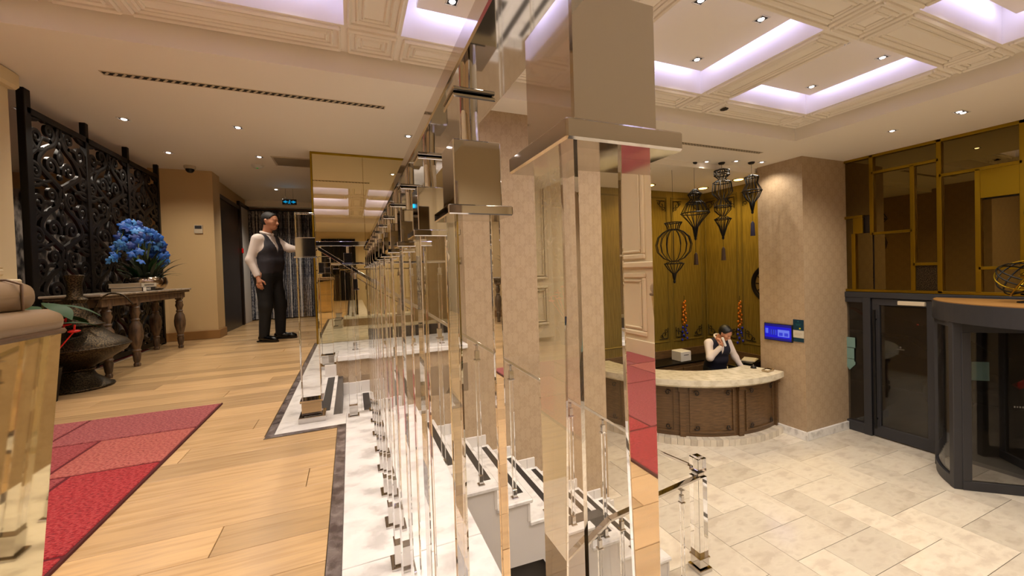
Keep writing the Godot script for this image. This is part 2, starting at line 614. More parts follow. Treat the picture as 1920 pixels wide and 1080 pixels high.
	mat("black_hair", Color(0.02, 0.016, 0.013), 0.5)
	mat("shirt", Color(0.84, 0.79, 0.76), 0.75)
	mat("vest_grey", Color(0.16, 0.15, 0.18), 0.75)
	mat("vest_navy", Color(0.055, 0.055, 0.14), 0.75)
	mat("trousers", Color(0.025, 0.02, 0.022), 0.8)
	mat("shoe", Color(0.014, 0.012, 0.012), 0.18)
	mat("teal_board", Color(0.02, 0.20, 0.28), 0.4)
	mat("teal_light", Color(0.10, 0.36, 0.40), 0.4)
	mat("yellow_print", Color(0.85, 0.80, 0.12), 0.5)
	mat("sign_vinyl", Color(0.44, 0.56, 0.53), 0.5)
	mat("faint_vinyl", Color(0.30, 0.28, 0.25), 0.5)
	mat("asphalt", Color(0.09, 0.085, 0.08), 0.8)
	mat("car_black", Color(0.03, 0.03, 0.035), 0.15, 0.2)
	mat("car_red", Color(0.30, 0.02, 0.02), 0.2, 0.2)
	mat("rubber", Color(0.02, 0.02, 0.02), 0.8)
	mat("blue_velvet", Color(0.03, 0.05, 0.14), 0.8)
	mat("purple_tassel", Color(0.09, 0.06, 0.20), 0.7)
	mat("brown_tassel", Color(0.22, 0.13, 0.04), 0.7)
	mat("green_edge", Color(0.05, 0.35, 0.22), 0.3)
	mat("amber_bead", Color(0.75, 0.42, 0.06), 0.2)
	mat("blue_bead", Color(0.12, 0.16, 0.60), 0.2)
	mat("dial", Color(0.42, 0.33, 0.16), 0.5)
	glow("lamp_white", Color(1.0, 0.93, 0.90), 14.0)
	glow("lamp_warm", Color(1.0, 0.80, 0.42), 16.0)
	glow("led_violet", Color(0.80, 0.80, 1.0), 2.0)
	glow("exit_cyan", Color(0.05, 0.62, 0.85), 1.0)
	glow("green_led", Color(0.05, 0.8, 0.3), 0.6)
	glow("red_lamp", Color(0.9, 0.03, 0.03), 0.25)
	glow("street_lamp", Color(0.8, 0.85, 1.0), 3.0)
	mat("exit_panel", Color(0.02, 0.05, 0.06), 0.3)


func glow(called: String, c: Color, energy: float) -> StandardMaterial3D:
	var m := mat(called, Color(0.05, 0.05, 0.05), 0.5)
	m.emission_enabled = true
	m.emission = c
	m.emission_energy_multiplier = energy
	return m


# ------------------------------------------------------------------ light
const WARM := Color(1.0, 0.945, 0.87)
const AMBER := Color(1.0, 0.85, 0.52)
const COVE := Color(0.75, 0.75, 1.0)
# downlights: x, ceiling height, w, energy
const SPOTS_GALLERY := [[-2.75, 2.5, 5.08, 1.0], [-2.03, 2.5, 5.10, 1.0], [-1.06, 2.5, 5.03, 1.0], [-2.07, 2.5, 6.25, 1.0], [-1.07, 2.5, 6.15, 1.0], [0.69, 2.5, 4.77, 1.7], [-1.2, 2.5, 8.3, 2.2], [-4.3, 2.5, 5.6, 0.8], [-4.3, 2.5, 7.0, 0.8]]
const SPOTS_HALL := [[6.42, 2.5, 2.79, 0.9], [6.42, 2.5, 2.18, 0.9], [6.42, 2.5, 0.6, 0.9]]
const SPOTS_DESK := [[5.25, 2.5, 4.57, 0.8], [5.70, 2.5, 4.41, 0.8], [6.18, 2.5, 4.33, 0.8], [4.6, 2.5, 4.85, 0.8]]
const SPOTS_NICHE := [[6.60, 2.42, 5.85, 1.0], [6.62, 2.42, 5.08, 1.0], [5.3, 2.42, 5.9, 1.0], [4.0, 2.42, 5.9, 1.0]]
const SPOTS_BACK := [[-1.2, 2.5, -3.1, 1.0], [1.2, 2.5, -3.1, 1.0], [3.6, 2.5, -3.1, 1.0], [6.0, 2.5, -3.1, 1.0]]
const COLUMNS := [[-3.06, -1.72], [-1.32, 0.02], [0.42, 1.76], [2.16, 3.5], [3.9, 5.24]]
const ROWS := [[1.93, 3.1], [0.36, 1.53], [-1.21, -0.04]]


func spot(at: Vector3, energy: float, c: Color, angle := 52.0, called := "downlight_beam") -> void:
	var s := SpotLight3D.new()
	s.name = numbered(called)
	s.position = at
	s.rotation_degrees = Vector3(-90, 0, 0)
	s.light_color = c
	s.light_energy = energy
	s.light_size = 0.035
	s.spot_angle = angle
	s.spot_angle_attenuation = 0.8
	s.spot_range = 14.0
	s.spot_attenuation = 2.0
	s.shadow_enabled = true
	add_child(s)


func area(at: Vector3, toward: Vector3, size: Vector2, energy: float, c: Color, called: String) -> void:
	var l := AreaLight3D.new()
	l.name = numbered(called)
	l.area_size = size
	l.light_color = c
	l.light_energy = energy
	l.area_range = 14.0
	l.shadow_enabled = true
	add_child(l)
	l.position = at
	var up := Vector3.UP if absf(toward.normalized().y) < 0.9 else Vector3.RIGHT
	l.basis = Basis.looking_at(toward, up)


const K_SPOT := 1.05
const K_COVE := 0.23

func make_lights() -> void:
	for s in SPOTS_GALLERY: spot(P(s[0], s[1] - 0.03, s[2]), s[3] * K_SPOT * 1.3, WARM, 68.0)
	for s in SPOTS_BACK: spot(P(s[0], s[1] - 0.03, s[2]), s[3] * K_SPOT * 2.0, WARM, 72.0)
	for s in SPOTS_HALL: spot(P(s[0], s[1] - 0.03, s[2]), s[3] * K_SPOT * 2.2, WARM, 68.0)
	for s in SPOTS_DESK: spot(P(s[0], s[1] - 0.03, s[2]), s[3] * K_SPOT * 1.25, WARM, 66.0)
	for s in SPOTS_NICHE: spot(P(s[0], s[1] - 0.03, s[2]), s[3] * K_SPOT * 1.7, AMBER, 70.0)
	for r in ROWS:
		for c in COLUMNS:
			for s in [[0.33, 0.30], [1.0, 0.30], [0.33, 0.86], [1.0, 0.86]]:
				if r[0] < 0.0 and s[1] < 0.5: continue
				var x: float = (c[0] + c[1]) / 2 + (-0.33 if s[0] < 0.5 else 0.33)
				var w: float = (r[0] + r[1]) / 2 + (-0.32 if s[1] < 0.5 else 0.32)
				spot(P(x, 2.80, w), K_SPOT * (1.2 if x > 2.0 else 0.58), WARM, 68.0)
			# the cove strips above the dropped panel, shining out at the sides of the coffer
			var cx: float = (c[0] + c[1]) / 2
			var cw: float = (r[0] + r[1]) / 2
			var hx: float = (c[1] - c[0]) / 2 - 0.105
			var hw: float = (r[1] - r[0]) / 2 - 0.105
			var dim := 1.0
			for k in [[1, 0], [-1, 0], [0, 1], [0, -1]]:
				var size := Vector2((2 * hw if k[0] else 2 * hx) - 0.05, 0.05)
				area(P(cx + k[0] * (hx + 0.005), 2.93, cw + k[1] * (hw + 0.005)), Vector3(k[0], -0.35, -k[1]), size, K_COVE * dim, COVE, "cove_strip_light")
	for k in [[7.1, 1.95], [7.15, 1.2]]: spot(P(k[0], LOWER + 1.97, k[1]), K_SPOT * 1.6, WARM, 60.0)     # in the roof of the revolving door
	# street light outside
	var o := OmniLight3D.new()
	o.name = "street_lamp_light"
	o.position = P(12.0, 2.2, 4.5)
	o.light_energy = 3.0
	o.light_color = Color(1.0, 0.8, 0.55)
	o.omni_range = 25.0
	o.omni_attenuation = 2.0
	o.light_size = 0.12
	o.shadow_enabled = true
	add_child(o)


# ------------------------------------------------------------------ ceiling
func build_ceiling() -> void:
	var paint: Material = M.ceiling_paint
	var ce := thing("ceiling", "cream plaster ceiling with a sunken coffered tray and lit recesses", "")
	ce.set_meta("kind", "structure")
	var tx := [-3.42, 5.6]
	var tw := [-1.6, 3.46]
	# the flat border round the tray
	part(ce, "soffit", span(-6.6, 7.75, SOFFIT, 3.1, tw[1], 10.2), paint)
	part(ce, "soffit", span(-6.6, 7.75, SOFFIT, 3.1, -4.2, tw[0]), paint)
	part(ce, "soffit", span(-6.6, tx[0], SOFFIT, 3.1, tw[0], tw[1]), paint)
	part(ce, "soffit", span(tx[1], 7.75, SOFFIT, 3.1, tw[0], tw[1]), paint)
	part(ce, "roof_slab", span(-3.45, 5.62, 3.05, 3.2, -1.62, 3.48), M.coffer_paint)
	# beams between the coffers
	var xs := [[tx[0], COLUMNS[0][0]]]
	for i in 4: xs.append([COLUMNS[i][1], COLUMNS[i + 1][0]])
	xs.append([COLUMNS[4][1], tx[1]])
	var ws := [[ROWS[0][1], tw[1]], [ROWS[1][1], ROWS[0][0]], [ROWS[2][1], ROWS[1][0]], [tw[0], ROWS[2][0]]]
	for x in xs:
		part(ce, "beam", span(x[0], x[1], 2.68, 3.06, tw[0], tw[1]), paint)
	for w in ws:
		for c in COLUMNS:
			part(ce, "beam", span(c[0], c[1], 2.68, 3.06, w[0], w[1]), paint)
	# mouldings: two nested frames on every panel of a beam
	var lie := Basis(Vector3.RIGHT, PI / 2)
	var mould := func(x0: float, x1: float, w0: float, w1: float) -> void:
		var b := B.new()
		b.frame(x1 - x0 - 0.045, absf(w1 - w0) - 0.045, 0.026, 0.05, Vector3((x0 + x1) / 2, 2.678, -(w0 + w1) / 2), lie)
		b.frame(x1 - x0 - 0.15, absf(w1 - w0) - 0.15, 0.026, 0.04, Vector3((x0 + x1) / 2, 2.678, -(w0 + w1) / 2), lie)
		if minf(x1 - x0, absf(w1 - w0)) > 0.3:
			b.frame(x1 - x0 - 0.235, absf(w1 - w0) - 0.235, 0.018, 0.03, Vector3((x0 + x1) / 2, 2.678, -(w0 + w1) / 2), lie)
		part(ce, "moulding", b.done(), paint)
	for x in xs:
		for r in ROWS: mould.call(x[0], x[1], r[0], r[1])
		for w in ws: mould.call(x[0], x[1], w[0], w[1])
	for w in ws:
		for c in COLUMNS: mould.call(c[0], c[1], w[0], w[1])
	# the dropped panel in each coffer and its strip of lights
	for r in ROWS:
		for c in COLUMNS:
			var cx: float = (c[0] + c[1]) / 2
			var cw: float = (r[0] + r[1]) / 2
			var lx: float = c[1] - c[0]
			var lw: float = r[1] - r[0]
			part(ce, "coffer_panel", bx(lx - 0.21, 0.04, lw - 0.21, 0.004), paint, P(cx, 2.87, cw))
			part(ce, "panel_hanger", bx(lx - 0.7, 0.17, lw - 0.7), M.coffer_paint, P(cx, 2.975, cw))
			var b := B.new()
			for s in [-1, 1]:
				b.box(Vector3(lx - 0.24, 0.012, 0.012), Vector3(0, 0, s * (lw / 2 - 0.13)))
				b.box(Vector3(0.012, 0.012, lw - 0.24), Vector3(s * (lx / 2 - 0.13), 0, 0))
			part(ce, "led_strip", b.done(), M.led_violet, P(cx, 2.90, cw))


# ------------------------------------------------------------------ floors
func build_upper_floor() -> void:
	var fl := thing("floor", "oak plank floor of the upper gallery", "")
	fl.set_meta("kind", "structure")
	part(fl, "subfloor", span(-6.6, -0.09, -0.25, -0.012, -4.2, 10.2), M.grey_stone)
	# planks run across the gallery, each a board of its own
	var w := -1.2
	var row := 0
	var wide := 0.168
	while w < 9.9:
		var x := -6.4 if w > 4.2 else -2.36
		var stop := -0.098
		if w > 2.41: stop = -0.465
		if w > 5.72 : stop = -0.43
		x -= fposmod(row * 0.83, 1.9)
		while x < stop:
			var l := 1.9
			var x0 := maxf(x, -6.4 if w > 4.2 else -2.36)
			var x1 := minf(x + l, stop)
			if x1 - x0 > 0.02:
				part(fl, "plank", bx(x1 - x0 - 0.0025, 0.02, wide - 0.0025, 0.0015), M["oak_%d" % rng.randi_range(0, 4)], P((x0 + x1) / 2, -0.01, w + wide / 2))
			x += l
		w += wide
		row += 1
	part(fl, "floor_board", span(-6.4, -0.098, -0.02, 0.0, -4.2, -1.2), M.oak_0)
	# the white marble border along the rail and the pad round the newel
	var mb := thing("trim_1", "white marble border with dark inlay along the gallery balustrade", "")
	mb.set_meta("kind", "structure")
	part(mb, "slab_edge", span(-0.053, 0.37, -0.3, -0.022, -4.2, 2.70), M.white_paint)
	part(mb, "slab_edge", span(-0.42, -0.162, -0.3, -0.022, 2.50, 3.77), M.white_paint)
	part(mb, "slab_edge", span(-0.42, 2.66, -0.3, -0.022, 3.77, 5.7), M.white_paint)
	for k in [[-4.2, -0.55], [-0.55, 1.255], [1.255, 2.70]]:
		part(mb, "marble_slab", span(-0.053, 0.37, -0.022, 0.0, k[0] + 0.001, k[1] - 0.001, 0.0015), M.white_marble)
	part(mb, "marble_slab", span(-0.42, -0.054, -0.022, 0.0, 2.505, 2.70, 0.0015), M.white_marble)
	part(mb, "marble_slab", span(-0.42, -0.128, -0.022, 0.0, 2.702, 3.77, 0.0015), M.white_marble)
	part(mb, "marble_slab", span(-0.42, 2.66, -0.022, 0.0, 3.772, 5.69, 0.0015), M.white_marble)
	part(mb, "inlay", span(-0.097, -0.054, -0.022, 0.0005, -4.2, 2.505), M.dark_marble)
	part(mb, "inlay", span(-0.46, -0.054, -0.022, 0.0005, 2.46, 2.504), M.dark_marble)
	part(mb, "inlay", span(-0.46, -0.421, -0.022, 0.0005, 2.505, 5.69), M.dark_marble)
	part(mb, "metal_edge", span(-0.462, -0.10, -0.005, 0.0035, 2.452, 2.459), M.steel)


func build_lower_floor() -> void:
	var fl := thing("floor_lower", "pale marble herringbone floor of the entrance hall", "")
	fl.set_meta("kind", "structure")
	part(fl, "subfloor", span(1.83, 7.75, LOWER - 0.2, LOWER - 0.004, -4.2, 6.4), M.grey_stone)
	part(fl, "subfloor", span(0.2, 1.83, LOWER - 0.2, LOWER - 0.004, -4.2, 1.45), M.grey_stone)
	part(fl, "subfloor", span(1.0, 1.83, LOWER - 0.2, LOWER - 0.004, 2.62, 3.77), M.grey_stone)
	var W := 0.39
	var meshes := {}
	for i in range(-12, 9):
		for j in range(-12, 10):
			var s := posmod(i + j, 4)
			if s != 0 and s != 2: continue
			var x0 := 4.91 + i * W
			var w0 := 2.745 + j * W
			var x1 := x0 + (2 * W if s == 0 else W)
			var w1 := w0 + (W if s == 0 else 2 * W)
			x0 = clampf(x0, 1.83, 7.60)
			x1 = clampf(x1, 1.83, 7.60)
			w0 = clampf(w0, -1.5, 6.25)
			w1 = clampf(w1, -1.5, 6.25)
			if x1 - x0 < 0.03 or w1 - w0 < 0.03: continue
			var key := "%.3f %.3f" % [x1 - x0, w1 - w0]
			if not meshes.has(key): meshes[key] = bx(x1 - x0 - 0.004, 0.02, w1 - w0 - 0.004, 0.0015)
			part(fl, "tile", meshes[key], M["marble_%d" % rng.randi_range(0, 3)], P((x0 + x1) / 2, LOWER - 0.01, (w0 + w1) / 2))
	part(fl, "floor_board", span(1.83, 7.75, LOWER - 0.02, LOWER, -4.2, -1.5), M.marble_0)


# ------------------------------------------------------------------ walls
func panel_moulding(parent: Node3D, w: float, h: float, at: Vector3, turn: float, m: Material, bar := 0.05) -> void:
	var b := B.new()
	b.frame(w, h, bar, 0.03)
	b.frame(w - bar * 2.6, h - bar * 2.6, bar * 0.5, 0.02)
	part(parent, "panel_moulding", b.done(), m, at, Vector3(0, turn, 0))


func build_walls() -> void:
	var wl := struct("wall_left", "cream panelled wall on the left of the gallery, its end beside the carved screen", span(-2.56, -2.36, 0, SOFFIT, -4.2, 4.23), M.cream_paint)
	for w in [3.55, 2.2, 0.85, -0.5, -1.85, -3.2]:
		panel_moulding(wl, 1.05, 1.35, P(-2.352, 1.62, w), PI / 2, M.cream_paint)
		panel_moulding(wl, 1.05, 0.62, P(-2.352, 0.50, w), PI / 2, M.cream_paint)
	part(wl, "chair_rail", span(-2.36, -2.325, 0.86, 0.92, -4.0, 4.22, 0.01), M.cream_paint)
	part(wl, "skirting", span(-2.36, -2.335, 0, 0.15, -4.0, 4.22, 0.006), M.cream_paint)
	part(wl, "cornice", span(-2.40, -2.30, SOFFIT - 0.13, SOFFIT, -4.0, 4.26, 0.02), M.cream_paint)
	var wb := struct("wall_back", "cream panelled wall behind the gallery with pilasters", span(-6.6, 7.75, -2.1, 3.1, -4.4, -4.2), M.cream_paint)
	for x in [-1.6, 0.95, 2.2]:
		part(wb, "pilaster", bx(0.5, SOFFIT, 0.10, 0.01), M.cream_paint, P(x, SOFFIT / 2, -4.15))
		panel_moulding(wb, 0.32, 1.5, P(x, 1.5, -4.09), 0, M.cream_paint, 0.035)
		panel_moulding(wb, 0.32, 0.5, P(x, 0.42, -4.09), 0, M.cream_paint, 0.035)
	var b := B.new()
	for i in 24: b.box(Vector3(0.05, 2.25, 0.05), Vector3(-0.9 + i * 0.047, 1.125, 4.12 + 0.02 * sin(i * 2.1)), 0.02)
	part(wb, "dark_curtain", b.done(), M.dark_drape)
	struct("wall_right", "plain wall above and beside the entrance doors", span(7.62, 7.82, -2.1, 3.1, -4.2, 0.35), M.beige_paint)
	var over := struct("wall_lintel", "edge of wall over the entrance mirror wall", span(7.66, 7.82, 0.36, 3.1, 0.35, 4.2), M.beige_paint)
	over.name = "wall_entrance"
	struct("wall_outer", "far enclosing wall of the building beyond the corridor", span(-6.6, 7.75, -2.1, 3.1, 10.0, 10.2), M.beige_paint)
	struct("wall_lounge", "far wall of the lounge behind the carved screen", span(-6.6, -6.4, -0.2, 3.1, -4.2, 10.2), M.beige_paint)
	# the wallpapered slab beside the stairs
	var ws := struct("wall_stairs", "tall wall in damask wallpaper beside the stairs, left of the reception niche", span(1.04, 2.66, LOWER, SOFFIT, 3.77, 3.97), M.wallpaper)
	part(ws, "skirting", span(2.40, 2.665, LOWER, LOWER + 0.14, 3.745, 3.77, 0.004), M.white_marble)
	var wf := struct("wall_stairs_low", "low wallpapered wall under the landing edge along the stairs", span(-0.14, 1.04, -2.1, 0.125, 3.77, 4.0), M.wallpaper)
	wf.name = "wall_landing"
	struct("trim_2", "white stone kerb along the edge of the landing over the stairs", span(-0.13, 1.04, 0.125, 0.17, 3.735, 4.03, 0.006), M.white_marble)
	# under the gallery
	struct("wall_under", "white wall under the gallery edge", span(0.17, 0.35, -3.6, -0.3, -4.2, 2.70), M.white_paint)
	# pillar right of the reception niche
	var p2 := struct("wall_pillar", "square pillar in damask wallpaper between the reception niche and the entrance doors", span(6.47, 7.62, LOWER, SOFFIT, 3.90, 4.62), M.wallpaper)
	var sk := B.new()
	sk.box(Vector3(1.1, 0.13, 0.03), P(7.03, LOWER + 0.065, 3.885), 0.004)
	sk.box(Vector3(0.03, 0.13, 0.7), P(6.455, LOWER + 0.065, 4.22), 0.004)
	part(p2, "skirting", sk.done(), M.white_marble)


# ------------------------------------------------------------------ the stairs
const GO := 0.268
const RISE := 0.1727
func nosing(k: int) -> float: return -0.14 + GO * k

func build_staircase() -> void:
	var s := thing("staircase", "white marble stairs with black strips on the treads, down to the entrance hall", "staircase", P(-0.14, 0, 3.2))
	var o := s.position
	var W0 := 2.70
	var W1 := 3.75
	for k in range(1, 11):
		var y := -RISE * k
		part(s, "tread", B.new().box(Vector3(GO + 0.03, 0.035, W1 - W0 + 0.02), Vector3(0, -0.0175, 0), 0.008).done(), M.white_marble, P((nosing(k - 1) + nosing(k)) / 2 + 0.01, y, (W0 + W1) / 2) - o)
	for k in range(0, 11):
		part(s, "riser", span(nosing(k) - 0.02, nosing(k), -RISE * (k + 1), -RISE * k - (0.03 if k else 0.021), W0, W1), M.white_paint, -o)
		part(s, "grip_strip", span(nosing(k) - 0.065, nosing(k) - 0.012, -RISE * k - 0.002, -RISE * k + 0.002, 2.80, 3.71), M.black_strip, -o)
	# the closed side under the treads
	var pts := PackedVector2Array()
	for k in range(0, 11):
		pts.append(Vector2(nosing(k) - 0.001, -RISE * k - 0.03))
		pts.append(Vector2(nosing(k) - 0.001, maxf(-RISE * (k + 1) - 0.03, LOWER)))
	pts.append(Vector2(1.6, LOWER))
	pts.append(Vector2(1.30, -1.36))
	pts.append(Vector2(nosing(0), -1.30))
	var clean := PackedVector2Array()
	for p in pts:
		if clean.is_empty() or clean[-1].distance_to(p) > 0.004: clean.append(p)
	part(s, "side_panel", B.new().prism(clean, 0.05, Transform3D(Basis(), Vector3(0, 0, -W0 - 0.055))).done(), M.white_paint, -o)
	# stepped skirting on the wall side
	for k in range(0, 11):
		var y := -RISE * (k + 1)
		var x0 := nosing(k)
		var b := B.new()
		b.box(Vector3(0.09, RISE + 0.10, 0.02), Vector3(x0 - 0.046, y + (RISE + 0.10) / 2, 0), 0.002)
		b.box(Vector3(GO - 0.093, 0.10, 0.02), Vector3(x0 + (GO - 0.093) / 2, y + 0.05, 0), 0.002)
		part(s, "skirting", b.done(), M.white_paint, P(0, 0, 3.758) - o)
	# the lower flight goes on down under the gallery
	var d := thing("lower_staircase", "grey stone steps going down below the hall floor under the gallery", "staircase", P(1.83, LOWER, 2.0))
	for k in 5:
		part(d, "tread", bx(GO + 0.02, RISE, 1.17, 0.006), M.grey_stone, Vector3(-GO * (k + 0.5), -RISE * (k + 1) - RISE / 2, 0))
	part(d, "well_wall", span(0.35, 1.83, -3.6, LOWER - 0.2, 1.35, 1.43), M.white_paint, -d.position)
	part(d, "well_wall", span(0.37, 1.9, -3.6, -1.2, 2.765, 2.86), M.grey_stone, -d.position)


# ------------------------------------------------------------------ acrylic balustrades
func bar(a: Vector3, b: Vector3, wide: float, high: float) -> ArrayMesh:
	var d := b - a
	var x := d.normalized()
	var z := x.cross(Vector3.UP).normalized()
	var y := z.cross(x)
	return B.new().box(Vector3(d.length(), high, wide), (a + b) / 2, 0.0015, Basis(x, y, z)).done()


var bal_meshes := {}
# an acrylic baluster that stands on its origin; top is the underside of the rail
func baluster(called: String, label: String, at: Vector3, top: float, group: String, wide := 0.043) -> Node3D:
	var t := thing(called, label, "baluster", at, group)
	var c := wide + 0.004
	var y1 := top - 0.045                      # the top of the chrome cap
	var y0 := y1 - 0.062
	var key := "%.3f %.4f" % [top, wide]
	if not bal_meshes.has(key):
		bal_meshes[key] = [bx(wide, y0 - 0.06, wide, 0.0012), bx(c, y1 - y0, c, 0.001), bx(c + 0.016, 0.009, c + 0.016, 0.001),
			B.new().lathe([[0.009, 0.0], [0.009, 0.045]], 16).done(), bx(0.042, 0.004, 0.042, 0.001), bx(c, 0.062, c, 0.001), bx(c + 0.018, 0.008, c + 0.018, 0.001),
			B.new().lathe([[0.0045, 0.0], [0.0045, 0.003], [0.002, 0.005], [0.0, 0.005]], 10).done()]
	var m: Array = bal_meshes[key]
	part(t, "post", m[0], M.acrylic, Vector3(0, 0.06 + (y0 - 0.06) / 2, 0))
	part(t, "cap", m[1], M.chrome, Vector3(0, (y0 + y1) / 2, 0))
	part(t, "cap_flange", m[2], M.chrome, Vector3(0, y0 - 0.0045, 0))
	part(t, "neck", m[3], M.chrome, Vector3(0, y1, 0))
	part(t, "rail_plate", m[4], M.chrome, Vector3(0, top - 0.003, 0))
	part(t, "shoe", m[5], M.chrome, Vector3(0, 0.039, 0))
	part(t, "shoe_plate", m[6], M.chrome, Vector3(0, 0.004, 0))
	return t


func build_balustrades() -> void:
	# gallery rail on twelve posts and a corner post
	var g := "clear acrylic balusters along the gallery edge"
	var proto: Node3D
	for k in 13:
		var label: String = "acrylic gallery baluster, %s in line counting from the tall one filling the foreground" % ORD[k]
		if k == 0: label = "tall clear acrylic gallery baluster with chrome cap, filling the middle foreground"
		if k == 12: label = "acrylic baluster at the far corner of the gallery rail, last of its line"
		var at := P(0.115, 0.0, 0.1715 + 0.2085 * k)
		if k == 0: proto = baluster("gallery_baluster", label, at, 1.03, g)
		else: copy_of(proto, "gallery_baluster", label, at)
	var r := thing("handrail", "flat polished chrome handrail running away along the gallery balusters", "handrail", P(0.115, 1.04, 1.0))
	part(r, "rail", bar(P(0.115, 1.04, -2.2), P(0.115, 1.04, 2.71), 0.057, 0.02), M.chrome, -r.position)
	var r2 := thing("handrail", "short level chrome handrail between the big newel and the corner of the gallery rail", "handrail", P(-0.05, 1.06, 2.66))
	part(r2, "rail", bar(P(-0.185, 1.065, 2.66), P(0.10, 1.065, 2.66), 0.057, 0.028), M.chrome, -r2.position)
	baluster("gallery_baluster", "single acrylic baluster between the big newel and the corner of the gallery rail", P(-0.01, 0, 2.62), 1.05, g)
	# newels
	newel("newel_post", "thick clear acrylic newel with a chrome block at the head of the stairs", P(-0.24, 0, 2.68), 1.25, 0.105, 0.985, 1.10, true)
	newel("newel_post", "clear acrylic newel with chrome shoe across the stair head, before the mirror", P(-0.22, 0, 4.12), 1.06, 0.10, 0.90, 1.0, true)
	newel("newel_post", "clear acrylic newel with chrome foot at the bottom of the stairs on the hall floor", P(2.86, LOWER, 2.66), 1.03, 0.105, 0.86, 0.90, false)
	# stair rail: from the head newel down to the foot newel
	var ra := thing("handrail", "chrome handrail sloping down along the near side of the stairs", "handrail", P(-0.19, 1.05, 2.75))
	var a := P(-0.19, 1.05, 2.74)
	var b := P(2.52, -0.80, 2.74)
	var c := P(2.83, -0.965, 2.70)
	part(ra, "rail", bar(a, b, 0.05, 0.02), M.chrome, -ra.position)
	part(ra, "rail", bar(b, c, 0.05, 0.02), M.chrome, -ra.position)
	var gs := "clear acrylic balusters on the stair treads"
	var lengths := []
	for k in range(1, 11):
		var x := nosing(k) - 0.10
		var ry := a.y + (b.y - a.y) * (x - a.x) / (b.x - a.x)
		if x > b.x: ry = b.y + (c.y - b.y) * (x - b.x) / (c.x - b.x)
		baluster("stair_baluster", "clear acrylic stair baluster with chrome shoe standing on the %s step down from the gallery" % ORD[k - 1], P(x, -RISE * k, 2.76), ry - 0.012 + RISE * k, gs, 0.026)
	# guard rail of the lower flight
	var rb := thing("handrail", "chrome handrail, level beside the foot newel and then sloping down to the left", "handrail", P(2.8, -1.05, 2.60))
	part(rb, "rail", bar(P(2.82, -1.03, 2.62), P(1.80, -1.09, 2.56), 0.05, 0.02), M.chrome, -rb.position)
	part(rb, "rail", bar(P(1.80, -1.09, 2.56), P(0.60, -1.80, 2.56), 0.05, 0.02), M.chrome, -rb.position)
	var gb := "clear acrylic balusters of the lower flight"
	var i := 0
	for x in [2.58, 2.22, 1.93]:
		baluster("guard_baluster", "clear acrylic guard baluster on the hall floor, %s to the left of the foot newel" % ORD[i], P(x, LOWER, 2.58), -1.04 - (2.8 - x) * 0.06 - 0.012 - LOWER, gb, 0.026)
		i += 1
	for k in 3:
		var x := 1.83 - GO * (k + 0.5)
		var ry := -1.09 - (1.80 - x) * 0.5917
		baluster("guard_baluster", "clear acrylic baluster on the %s step of the lower flight" % ORD[k], P(x, LOWER - RISE * (k + 1), 2.545), ry - 0.014 - LOWER + RISE * (k + 1), gb, 0.026)
	# level rail along the landing's kerb
	var rc := thing("handrail", "level chrome handrail over the landing kerb, fixed to the wallpapered wall", "handrail", P(0.4, 0.99, 3.88))
	part(rc, "rail", bar(P(-0.16, 0.985, 4.02), P(1.03, 0.985, 3.88), 0.05, 0.02), M.chrome, -rc.position)
	part(rc, "wall_plate", bx(0.012, 0.07, 0.07, 0.002), M.chrome, P(1.032, 0.985, 3.88) - rc.position)
	var gl := "clear acrylic balusters on the landing kerb"
	i = 0
	for x in [0.82, 0.55, 0.28, 0.02]:
		baluster("landing_baluster", "acrylic baluster on the landing kerb, %s from the wallpapered wall" % ORD[i], P(x, 0.17, 3.88 + (1.03 - x) * 0.12), 0.80, gl, 0.03)
		i += 1


func newel(called: String, label: String, at: Vector3, high: float, wide: float, b0: float, b1: float, block: bool) -> void:
	var t := thing(called, label, "newel post", at)
	if block:
		part(t, "post", bx(wide, b0 - 0.13, wide, 0.002), M.acrylic, Vector3(0, 0.13 + (b0 - 0.13) / 2, 0))
		part(t, "upper_post", bx(wide, high - b1, wide, 0.002), M.acrylic, Vector3(0, (high + b1) / 2, 0))
		part(t, "chrome_block", bx(wide + 0.004, b1 - b0, wide + 0.004, 0.002), M.chrome, Vector3(0, (b0 + b1) / 2, 0))
		part(t, "collar", bx(wide + 0.02, 0.008, wide + 0.02, 0.001), M.chrome, Vector3(0, b0, 0))
	else:
		part(t, "post", bx(wide, b0 - 0.13, wide, 0.002), M.acrylic, Vector3(0, 0.13 + (b0 - 0.13) / 2, 0))
		part(t, "upper_post", bx(wide * 0.98, high - b1, wide * 0.98, 0.004), M.acrylic, Vector3(0, (high + b1) / 2, 0))
		part(t, "chrome_block", bx(wide * 0.7, b1 - b0, wide * 0.7, 0.002), M.chrome, Vector3(0, (b0 + b1) / 2, 0))
	part(t, "shoe", bx(wide + 0.004, 0.085, wide + 0.004, 0.002), M.chrome, Vector3(0, 0.0875, 0))
	part(t, "shoe_collar", bx(wide + 0.02, 0.014, wide + 0.02, 0.002), M.chrome, Vector3(0, 0.125, 0))
	part(t, "shoe_plate", bx(wide + 0.04, 0.035, wide + 0.04, 0.003), M.chrome, Vector3(0, 0.0175, 0))


